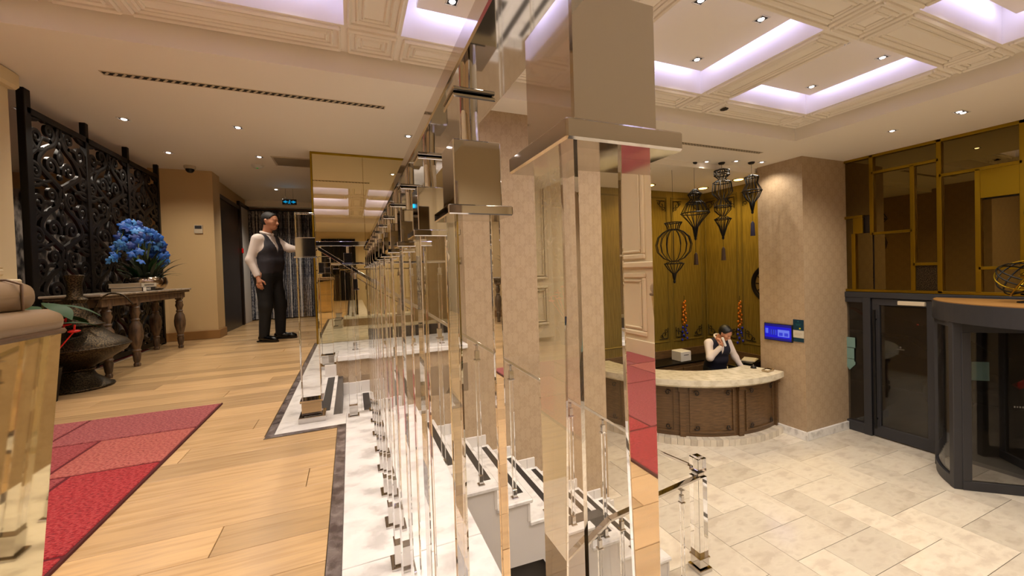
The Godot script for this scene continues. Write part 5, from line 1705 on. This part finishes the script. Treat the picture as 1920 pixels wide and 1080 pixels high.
func car(label: String, at: Vector3, paint: Material, turn: float) -> void:
	var t := thing("car", label, "car", at, "", turn + PI / 2)
	var out := PackedVector2Array()
	for p in [[-2.1, 0.28], [-2.12, 0.62], [-1.95, 0.80], [-1.45, 0.88], [-0.85, 1.32], [0.75, 1.36], [1.45, 0.95], [1.98, 0.86], [2.12, 0.66], [2.10, 0.28]]: out.append(Vector2(p[0], p[1]))
	part(t, "body", B.new().prism(out, 1.66, Transform3D(Basis(), Vector3(0, 0, -0.83))).done(), paint)
	for s in [-1, 1]:
		part(t, "side_window", B.new().prism(PackedVector2Array([Vector2(-1.22, 0.93), Vector2(-0.78, 1.26), Vector2(0.68, 1.29), Vector2(1.2, 0.96)]), 0.01, Transform3D(Basis(), Vector3(0, 0, s * 0.833 - 0.005))).done(), M.black_plastic)
		for x in [-1.3, 1.32]:
			var kk := Basis(Vector3.RIGHT, s * PI / 2)
			var wh := part(t, "wheel", B.new().lathe([[0.20, -0.10], [0.31, -0.10], [0.32, 0.0], [0.31, 0.08], [0.22, 0.09], [0.20, 0.05]], 24, Vector3(x, 0.32, s * 0.77), kk).done(), M.rubber)
			var rim := B.new().lathe([[0.0, 0.045], [0.05, 0.06], [0.05, 0.04]], 16, Vector3(x, 0.32, s * 0.77), kk).lathe([[0.18, 0.03], [0.21, 0.08], [0.215, 0.05]], 24, Vector3(x, 0.32, s * 0.77), kk)
			for i in 7:
				var a := TAU * i / 7.0
				rim.box(Vector3(0.16, 0.035, 0.02), Vector3(x + cos(a) * 0.12, 0.32 + sin(a) * 0.12, s * 0.82), 0.004, Basis(Vector3.BACK, a))
			part(wh, "rim", rim.done(), M.steel)
	for z in [-0.6, 0.6]:
		part(t, "tail_lamp", bx(0.04, 0.12, 0.28, 0.01), M.red_lamp, Vector3(-2.10, 0.68, z))


# ------------------------------------------------------------------ people
func finger_bones(root: Vector3, k: Basis, side: float, curl: float) -> Array:     # a right hand (side 1) hanging down -y, palm towards +x*side... fingers towards -y, thumb towards +z
	var b := []
	b.append([root, root + k * Vector3(0, -0.045, 0.006), 0.026, 0.030])
	b.append([root + k * Vector3(0, -0.045, 0.016), root + k * Vector3(0, -0.085, 0.020), 0.016, 0.014])
	b.append([root + k * Vector3(0, -0.045, -0.012), root + k * Vector3(0, -0.082, -0.020), 0.016, 0.014])
	var lens := [0.072, 0.080, 0.074, 0.058]
	for i in 4:
		var z := 0.028 - 0.0185 * i
		var base := root + k * Vector3(0, -0.085 + 0.003 * absf(i - 1), z)
		var l: float = lens[i]
		var mid := base + k * Vector3(side * sin(curl * 0.5) * l * 0.5, -cos(curl * 0.5) * l * 0.5, 0.0)
		var tip := mid + k * Vector3(side * sin(curl * 1.5) * l * 0.5, -cos(curl * 1.5) * l * 0.5, 0.0)
		b.append([base, mid, 0.0095, 0.0085])
		b.append([mid, tip, 0.0085, 0.0075])
	var t0 := root + k * Vector3(side * 0.006, -0.03, 0.030)
	var t1 := t0 + k * Vector3(side * 0.012, -0.030, 0.026)
	b.append([t0, t1, 0.013, 0.011])
	b.append([t1, t1 + k * Vector3(side * 0.012, -0.030, 0.006), 0.0105, 0.0085])
	return b


func head(parent: Node3D, at: Vector3, k: Basis, hair_mat: Material, thick: float) -> void:
	var h := func(x: float, y: float, z: float) -> Vector3: return at + k * Vector3(x, y, z)
	var bones := [
		[h.call(0, 0.055, -0.018), h.call(0, 0.045, 0.022), 0.083, 0.078],
		[h.call(-0.02, 0.0, 0.035), h.call(0.02, 0.0, 0.035), 0.060, 0.060],
		[h.call(-0.015, -0.065, 0.048), h.call(0.015, -0.065, 0.048), 0.040, 0.040],
		[h.call(0, -0.085, 0.066), h.call(0, -0.080, 0.070), 0.022, 0.022],
		[h.call(0, 0.015, 0.098), h.call(0, -0.022, 0.116), 0.011, 0.015],
		[h.call(-0.014, -0.027, 0.102), h.call(0.014, -0.027, 0.102), 0.010, 0.010],
		[h.call(-0.030, 0.036, 0.088), h.call(0.030, 0.036, 0.088), 0.013, 0.013],
		[h.call(-0.045, -0.012, 0.062), h.call(-0.040, -0.02, 0.07), 0.026, 0.022],
		[h.call(0.045, -0.012, 0.062), h.call(0.040, -0.02, 0.07), 0.026, 0.022],
		[h.call(-0.018, -0.055, 0.089), h.call(0.018, -0.055, 0.089), 0.009, 0.009],
		[h.call(-0.014, -0.066, 0.087), h.call(0.014, -0.066, 0.087), 0.009, 0.009],
		[h.call(-0.083, 0.02, -0.008), h.call(-0.080, -0.022, 0.0), 0.015, 0.010],
		[h.call(0.083, 0.02, -0.008), h.call(0.080, -0.022, 0.0), 0.015, 0.010],
		[h.call(0, -0.04, -0.012), h.call(0, -0.15, -0.035), 0.056, 0.060]]
	part(parent, "head", blob(bones, 0.018, 0.006), M.skin)
	part(parent, "lips", B.new().ball(Vector3(0.021, 0.0045, 0.006), h.call(0, -0.0605, 0.0965), 10, k).done(), M.lip)
	for s in [-1, 1]:
		part(parent, "eye", B.new().ball(Vector3(0.013, 0.0075, 0.008), h.call(s * 0.031, 0.014, 0.088), 10, k).done(), M.eye_white)
		part(parent, "pupil", B.new().ball(Vector3(0.006, 0.006, 0.003), h.call(s * 0.031, 0.014, 0.0955), 8, k).done(), M.eye_dark)
		part(parent, "eyebrow", B.new().tube([h.call(s * 0.014, 0.034, 0.100), h.call(s * 0.034, 0.040, 0.095), h.call(s * 0.052, 0.033, 0.080)], 0.0045, 6).done(), hair_mat)
	var inv := k.inverse()
	var cut := func(p: Vector3) -> float:
		var l: Vector3 = inv * (p - at)
		return maxf((l.z * 0.95 - (l.y - 0.055) * 0.55 - 0.052), maxf(-(l.y + 0.055 + l.z * 0.35), (l.z - 0.012) if l.y < 0.03 else -1.0))
	var hb := [
		[h.call(0, 0.060, -0.020), h.call(0, 0.052, 0.022), 0.083 + thick, 0.078 + thick],
		[h.call(0, 0.0, -0.03), h.call(0, -0.04, -0.035), 0.072 + thick * 0.5, 0.055]]
	part(parent, "hair", blob(hb, 0.02, 0.007, [cut]), hair_mat)


func build_people() -> void:
	# ---- the man standing at the stair head, one arm out to the mirror wall
	var at := P(-1.05, 0.0, 6.40)
	var p := thing("person", "standing man in white shirt, dark grey waistcoat and black trousers, one arm stretched out", "person", at, "", deg_to_rad(62))
	var kb := Basis(Vector3.UP, deg_to_rad(62)).inverse()
	var V := func(x: float, y: float, z: float) -> Vector3: return Vector3(x, y, z)
	var torso := [[V.call(-0.075, 0.97, -0.01), V.call(0.075, 0.97, -0.01), 0.118, 0.118], [V.call(-0.07, 1.10, 0.015), V.call(0.07, 1.10, 0.015), 0.128, 0.128], [V.call(-0.085, 1.27, 0.005), V.call(0.085, 1.27, 0.005), 0.122, 0.122], [V.call(-0.15, 1.405, -0.015), V.call(0.15, 1.405, -0.015), 0.072, 0.072], [V.call(0, 1.36, -0.01), V.call(0, 1.50, -0.015), 0.09, 0.058]]
	var rs: Vector3 = V.call(-0.195, 1.405, -0.015)
	var re: Vector3 = V.call(-0.255, 1.125, -0.075)
	var rw: Vector3 = V.call(-0.245, 0.895, 0.02)
	var ls: Vector3 = V.call(0.195, 1.405, -0.015)
	var le: Vector3 = ls + kb * Vector3(0.26, -0.11, 0.06)
	var lw: Vector3 = kb * (P(-0.64, 1.275, 6.36) - at)
	le = ls.lerp(lw, 0.53) + Vector3(0, -0.045, 0)
	var arm_r := [[rs, re, 0.054, 0.040], [re, rw, 0.040, 0.030]]
	var arm_l := [[ls, le, 0.054, 0.040], [le, lw, 0.040, 0.030]]
	var hips := [[V.call(-0.07, 0.93, -0.015), V.call(0.07, 0.93, -0.015), 0.122, 0.122], [V.call(-0.095, 0.88, -0.015), V.call(-0.11, 0.49, 0.012), 0.098, 0.068], [V.call(-0.11, 0.49, 0.012), V.call(-0.12, 0.09, -0.02), 0.066, 0.050], [V.call(0.095, 0.88, -0.015), V.call(0.13, 0.49, 0.05), 0.098, 0.068], [V.call(0.13, 0.49, 0.05), V.call(0.14, 0.09, 0.03), 0.066, 0.050]]
	var hand_k := Basis(Vector3.UP, 0.4)
	var body := torso + arm_r + arm_l + hips
	part(p, "body", blob(body, 0.05, 0.016), M.skin)
	figure_clothes(p, torso, arm_r, arm_l, hips, M.vest_grey, 0.93, 0.0)
	part(p, "hand", blob(finger_bones(rw + V.call(0, -0.02, 0.006), Basis(Vector3.UP, 0.3) * Basis(Vector3.RIGHT, -0.12), 1.0, 0.55), 0.008, 0.0045), M.skin)
	var ldir := (lw - le).normalized()
	var lk := Basis(Vector3.UP.cross(ldir).normalized().cross(ldir), -ldir, Vector3.UP.cross(ldir).normalized() * -1.0).orthonormalized()
	part(p, "hand", blob(finger_bones(lw + ldir * 0.012, lk, -1.0, 0.25), 0.008, 0.0045), M.skin)
	head(p, V.call(0.0, 1.655, 0.035), Basis(Vector3.UP, 0.10) * Basis(Vector3.RIGHT, 0.05), M.grey_hair, 0.006)
	for s in [[-0.12, -0.02, -0.12], [0.14, 0.03, 0.30]]:
		shoe(p, V.call(s[0], 0, s[1]), s[2])
	# ---- the receptionist bent over the phone
	var a2 := P(6.02, LOWER, 5.15)
	var turn := deg_to_rad(-12)
	var r := thing("person", "receptionist in white shirt and navy waistcoat, head bowed, holding a phone behind the desk", "person", a2, "", turn)
	var lean := Basis(Vector3.RIGHT, 0.20)
	var L := func(x: float, y: float, z: float) -> Vector3: return Vector3(0, 0.95, 0) + lean * Vector3(x, y - 0.95, z)
	var t2 := [[L.call(-0.07, 0.97, -0.01), L.call(0.07, 0.97, -0.01), 0.112, 0.112], [L.call(-0.07, 1.10, 0.01), L.call(0.07, 1.10, 0.01), 0.115, 0.115], [L.call(-0.085, 1.27, 0.005), L.call(0.085, 1.27, 0.005), 0.118, 0.118], [L.call(-0.15, 1.395, -0.015), L.call(0.15, 1.395, -0.015), 0.070, 0.070], [L.call(0, 1.36, -0.01), L.call(0, 1.49, 0.01), 0.088, 0.055]]
	var prs: Vector3 = L.call(-0.195, 1.395, -0.015)
	var pre: Vector3 = prs + Vector3(-0.075, -0.23, 0.14)
	var prw: Vector3 = L.call(-0.075, 1.475, 0.17) + Vector3(-0.02, -0.06, 0.02)
	var pls: Vector3 = L.call(0.195, 1.395, -0.015)
	var ple: Vector3 = pls + Vector3(0.10, -0.27, 0.06)
	var plw: Vector3 = ple + Vector3(0.06, -0.21, 0.12)
	var ar := [[prs, pre, 0.057, 0.044], [pre, prw, 0.042, 0.030]]
	var al := [[pls, ple, 0.057, 0.044], [ple, plw, 0.042, 0.030]]
	var hp := [[V.call(-0.07, 0.93, -0.015), V.call(0.07, 0.93, -0.015), 0.118, 0.118], [V.call(-0.095, 0.88, -0.015), V.call(-0.11, 0.49, 0.012), 0.096, 0.066], [V.call(-0.11, 0.49, 0.012), V.call(-0.11, 0.09, -0.02), 0.064, 0.050], [V.call(0.095, 0.88, -0.015), V.call(0.11, 0.49, 0.02), 0.096, 0.066], [V.call(0.11, 0.49, 0.02), V.call(0.11, 0.09, -0.02), 0.064, 0.050]]
	part(r, "body", blob(t2 + ar + al + hp, 0.05, 0.016), M.skin)
	figure_clothes(r, t2, ar, al, hp, M.vest_navy, 0.90, 0.2)
	var hk := Basis(Vector3.UP, PI / 2 + 0.5) * Basis(Vector3.RIGHT, PI - 0.25)
	part(r, "hand", blob(finger_bones(prw + Vector3(0.0, 0.012, 0.004), hk, 1.0, 0.9), 0.008, 0.0045), M.skin)
	part(r, "hand", blob(finger_bones(plw + Vector3(0.006, -0.012, 0.01), Basis(Vector3.RIGHT, -0.5), -1.0, 0.3), 0.008, 0.0045), M.skin)
	var hc: Vector3 = L.call(0.02, 1.60, 0.09)
	head(r, hc, Basis(Vector3.UP, 0.45) * Basis(Vector3.RIGHT, 0.55), M.black_hair, 0.014)
	for s in [-0.11, 0.11]: shoe(r, V.call(s, 0, -0.02), s)
	var ph := thing("phone", "white phone receiver held to the receptionist's ear", "phone", a2 + Basis(Vector3.UP, turn) * (prw + Vector3(0.015, 0.075, 0.045)), "", turn)
	var b := B.new()
	b.box(Vector3(0.042, 0.15, 0.024), Vector3.ZERO, 0.01, Basis(Vector3.BACK, 0.2) * Basis(Vector3.RIGHT, -0.25))
	part(ph, "body", b.done(), M.white_plastic)
	part(ph, "earpiece", B.new().box(Vector3(0.045, 0.04, 0.03), Basis(Vector3.BACK, 0.2) * Vector3(0, 0.06, -0.022), 0.008).done(), M.white_plastic)


func figure_clothes(p: Node3D, torso: Array, ar: Array, al: Array, hips: Array, vest: Material, waist: float, lean: float) -> void:
	var fat := func(bones: Array, by: float) -> Array:
		var o := []
		for b in bones: o.append([b[0], b[1], b[2] + by, b[3] + by])
		return o
	var wr: Vector3 = ar[1][1]
	var wl: Vector3 = al[1][1]
	var dr: Vector3 = (wr - ar[1][0]).normalized()
	var dl: Vector3 = (wl - al[1][0]).normalized()
	var tilt := Basis(Vector3.RIGHT, -lean)
	var cuff := func(q: Vector3) -> float:
		var a := -1.0
		if q.distance_to(wr) < 0.12: a = maxf(a, (q - wr).dot(dr) + 0.004)
		if q.distance_to(wl) < 0.12: a = maxf(a, (q - wl).dot(dl) + 0.004)
		return a
	var neck := func(q: Vector3) -> float:
		var l: Vector3 = Vector3(0, 0.95, 0) + tilt * (q - Vector3(0, 0.95, 0))
		return maxf(l.y - 1.515 + l.z * 0.35, waist - 0.02 - l.y if absf(l.x) < 0.21 else -1.0)
	part(p, "shirt", blob(fat.call(torso, 0.006) + fat.call(ar, 0.010) + fat.call(al, 0.010), 0.04, 0.013, [neck, cuff]), M.shirt)
	var vee := func(q: Vector3) -> float:
		var l: Vector3 = Vector3(0, 0.95, 0) + tilt * (q - Vector3(0, 0.95, 0))
		var v := minf((l.y - 1.23) * 0.33 - absf(l.x), l.z + 0.01) * 0.9
		var arm := absf(l.x) - lerpf(0.235, 0.145, clampf((l.y - 1.16) / 0.26, 0.0, 1.0))
		return maxf(maxf(v, arm if l.y > 1.15 else -1.0), maxf(l.y - 1.485, waist + 0.01 - absf(l.x) * 0.05 - l.y))
	part(p, "waistcoat", blob(fat.call(torso, 0.017), 0.05, 0.012, [vee]), vest)
	var top := func(q: Vector3) -> float: return maxf(q.y - 1.0, 0.045 - q.y)
	part(p, "trousers", blob(fat.call(hips, 0.014), 0.045, 0.014, [top]), M.trousers)
	var collar := B.new()
	var pts := []
	for i in 11:
		var a := -PI * 0.5 + 0.25 + (TAU - 0.5) * i / 10.0
		var l := Vector3(cos(a + PI) * 0.072, 1.505 - 0.02 * sin(a + PI / 2 + PI * 0.5), -sin(a) * 0.072 - 0.012)
		pts.append(Vector3(0, 0.95, 0) + tilt.inverse() * (l - Vector3(0, 0.95, 0)))
	part(p, "collar", collar.tube(pts, 0.018, 8).done(), M.shirt)


func shoe(p: Node3D, at: Vector3, turn: float) -> void:
	var k := Basis(Vector3.UP, turn)
	var s := func(x: float, y: float, z: float) -> Vector3: return at + k * Vector3(x, y, z)
	var flat := func(q: Vector3) -> float: return 0.018 - q.y
	part(p, "shoe", blob([[s.call(0, 0.055, -0.04), s.call(0, 0.075, 0.0), 0.046, 0.046], [s.call(0, 0.05, 0.03), s.call(0, 0.038, 0.15), 0.046, 0.040], [s.call(0, 0.033, 0.15), s.call(0.0, 0.032, 0.185), 0.040, 0.032]], 0.03, 0.008, [flat]), M.shoe)
	part(p, "sole", B.new().prism(PackedVector2Array([Vector2(-0.038, 0.09), Vector2(-0.045, -0.05), Vector2(-0.046, -0.16), Vector2(-0.024, -0.215), Vector2(0.024, -0.215), Vector2(0.046, -0.16), Vector2(0.045, -0.05), Vector2(0.038, 0.09)]), 0.02, Transform3D(k * Basis(Vector3.RIGHT, -PI / 2), at)).done(), M.black_plastic)


# ------------------------------------------------------------------ fittings in the ceiling
func downlight(label: String, at: Vector3, group: String, lamp: Material, double_ := false) -> void:
	var t := thing("downlight", label, "ceiling light", at, group)
	var n := 2 if double_ else 1
	part(t, "trim", B.new().frame(0.095 * n, 0.095, 0.012, 0.006, Vector3(0, -0.002, 0), Basis(Vector3.RIGHT, PI / 2)).done(), M.white_plastic)
	part(t, "recess", bx(0.078 * n + 0.012 * (n - 1), 0.004, 0.078), M.vent_dark, Vector3(0, -0.001, 0))
	for i in n:
		var x := 0.0 if n == 1 else (-0.045 + 0.09 * i)
		part(t, "lens", B.new().lathe([[0.0, -0.010], [0.018, -0.009], [0.024, -0.003], [0.024, 0.0], [0.0, 0.0]], 16).done(), lamp, Vector3(x, 0, 0))


func build_ceiling_fittings() -> void:
	var g := "small square recessed downlights"
	var names := ["downlight over the near end of the carved screen", "downlight over the console table, nearest to the carved screen", "downlight over the open floor right of the console table", "downlight above the far end of the carved screen", "downlight before the corridor, above the standing man", "downlight close to the gallery handrail, over the stairs", "downlight deep in the corridor before the drapes", "downlight in the lounge behind the near half of the carved screen", "downlight in the lounge behind the far half of the carved screen"]
	for i in SPOTS_GALLERY.size(): downlight("small square recessed " + names[i], P(SPOTS_GALLERY[i][0], SOFFIT, SPOTS_GALLERY[i][2]), g, M.lamp_white)
	names = ["single downlight in the flat ceiling before the wallpapered pillar", "double downlight in the flat ceiling over the entrance mirror wall", "downlight in the flat ceiling over the revolving door"]
	for i in SPOTS_HALL.size(): downlight("small square recessed " + names[i], P(SPOTS_HALL[i][0], SOFFIT, SPOTS_HALL[i][2]), g, M.lamp_white, i == 1)
	for i in SPOTS_BACK.size(): downlight("small square recessed downlight before the panelled back wall, %s from the left" % ORD[i], P(SPOTS_BACK[i][0], SOFFIT, SPOTS_BACK[i][2]), g, M.lamp_white)
	names = ["downlight between the first two lanterns over the desk", "downlight between the second and third lanterns", "downlight beside the lantern nearest the pillar", "downlight left of the globe lantern over the desk"]
	for i in SPOTS_DESK.size(): downlight("small square recessed " + names[i], P(SPOTS_DESK[i][0], SOFFIT, SPOTS_DESK[i][2]), g, M.lamp_white)
	names = ["left of the two over the niche corner", "nearer to the pillar over the right wall of the niche", "over the middle of the niche", "over the left of the niche"]
	for i in SPOTS_NICHE.size():
		var t := thing("niche_lamp", "bright warm round ceiling lamp " + names[i], "ceiling light", P(SPOTS_NICHE[i][0], 2.42, SPOTS_NICHE[i][2]))
		part(t, "ring", B.new().lathe([[0.08, -0.008], [0.105, -0.008], [0.11, 0.0], [0.08, 0.0]], 24).done(), M.brass)
		part(t, "lens", B.new().lathe([[0.0, -0.014], [0.07, -0.012], [0.082, -0.004], [0.082, 0.0], [0.0, 0.0]], 24).done(), M.lamp_warm)
	var rows := ["farthest", "middle", "rearmost"]
	var cols := ["first", "second", "third", "fourth", "fifth"]
	for r in ROWS.size():
		for c in COLUMNS.size():
			for s in [[-0.33, -0.32], [0.33, -0.32], [-0.33, 0.32], [0.33, 0.32]]:
				if r == 2 and s[1] < 0: continue
				var x: float = (COLUMNS[c][0] + COLUMNS[c][1]) / 2 + s[0]
				var w: float = (ROWS[r][0] + ROWS[r][1]) / 2 + s[1]
				downlight("square downlight, %s %s corner of the %s coffer panel from the left, %s row" % ["far" if s[1] > 0 else "near", "left" if s[0] < 0 else "right", cols[c], rows[r]], P(x, 2.85, w), "downlights on the coffer panels", M.lamp_white)
	# slot diffusers
	for k in [[-1.72, 0.36, 4.03, "long dark slot air diffuser in the flat ceiling left of the gallery handrail"], [3.75, 5.66, 3.98, "long dark slot air diffuser in the flat ceiling before the reception niche"]]:
		var l: float = k[1] - k[0]
		var t := thing("slot_diffuser", k[3], "air vent", P((k[0] + k[1]) / 2, SOFFIT, k[2]))
		part(t, "slot", bx(l, 0.004, 0.055), M.vent_dark, Vector3(0, -0.001, 0))
		part(t, "frame", B.new().frame(l + 0.02, 0.075, 0.01, 0.006, Vector3(0, -0.002, 0), Basis(Vector3.RIGHT, PI / 2)).done(), M.pale_plastic)
		var n := int(l / 0.052)
		var mesh := B.new().box(Vector3(0.016, 0.005, 0.05), Vector3.ZERO, 0.001, Basis(Vector3.UP, 0.7)).done()
		for i in n: part(t, "vane", mesh, M.pale_plastic, Vector3(-l / 2 + l * (i + 0.5) / n, -0.004, 0))
	var ac := thing("ceiling_grille", "square grey return air grille in the ceiling before the mirror wall", "air vent", P(-0.68, SOFFIT, 6.30))
	part(ac, "frame", B.new().frame(0.50, 0.46, 0.03, 0.012, Vector3(0, -0.004, 0), Basis(Vector3.RIGHT, PI / 2)).done(), M.pale_plastic)
	part(ac, "backing", bx(0.46, 0.004, 0.42), M.vent_dark, Vector3(0, -0.001, 0))
	var sl := B.new().box(Vector3(0.44, 0.003, 0.022), Vector3.ZERO, 0, Basis(Vector3.RIGHT, 0.6)).done()
	for i in 13: part(ac, "slat", sl, M.pale_plastic, Vector3(0, -0.008, -0.19 + 0.0317 * i))
	var cam := thing("dome_camera", "small dome security camera on the ceiling before the beige corner wall", "camera", P(-2.05, SOFFIT, 6.90))
	part(cam, "base", B.new().lathe([[0.0, -0.045], [0.062, -0.045], [0.07, -0.02], [0.07, 0.0], [0.0, 0.0]], 24).done(), M.pale_plastic)
	part(cam, "dome", B.new().lathe([[0.0, -0.10], [0.03, -0.092], [0.048, -0.07], [0.052, -0.045], [0.0, -0.045]], 20).done(), M.black_plastic)
	var sm := thing("smoke_detector", "round white smoke detector with a green light on the ceiling near the standing man", "detector", P(-1.18, SOFFIT, 6.62))
	part(sm, "base", B.new().lathe([[0.0, -0.04], [0.05, -0.038], [0.075, -0.02], [0.08, 0.0], [0.0, 0.0]], 24).done(), M.white_plastic)
	part(sm, "indicator", B.new().lathe([[0.0, -0.046], [0.012, -0.044], [0.014, -0.038], [0.0, -0.038]], 10).done(), M.green_led)
	var spk := thing("sprinkler", "small brass sprinkler rose on the coffered beam before the reception desk", "sprinkler", P(4.05, 2.68, 3.27))
	part(spk, "rose", B.new().lathe([[0.0, -0.03], [0.04, -0.03], [0.045, -0.024], [0.02, -0.018], [0.015, 0.0], [0.0, 0.0]], 18).done(), M.aged_brass)
	part(spk, "plate", B.new().lathe([[0.0, -0.006], [0.05, -0.005], [0.055, 0.0], [0.0, 0.0]], 18).done(), M.white_plastic)
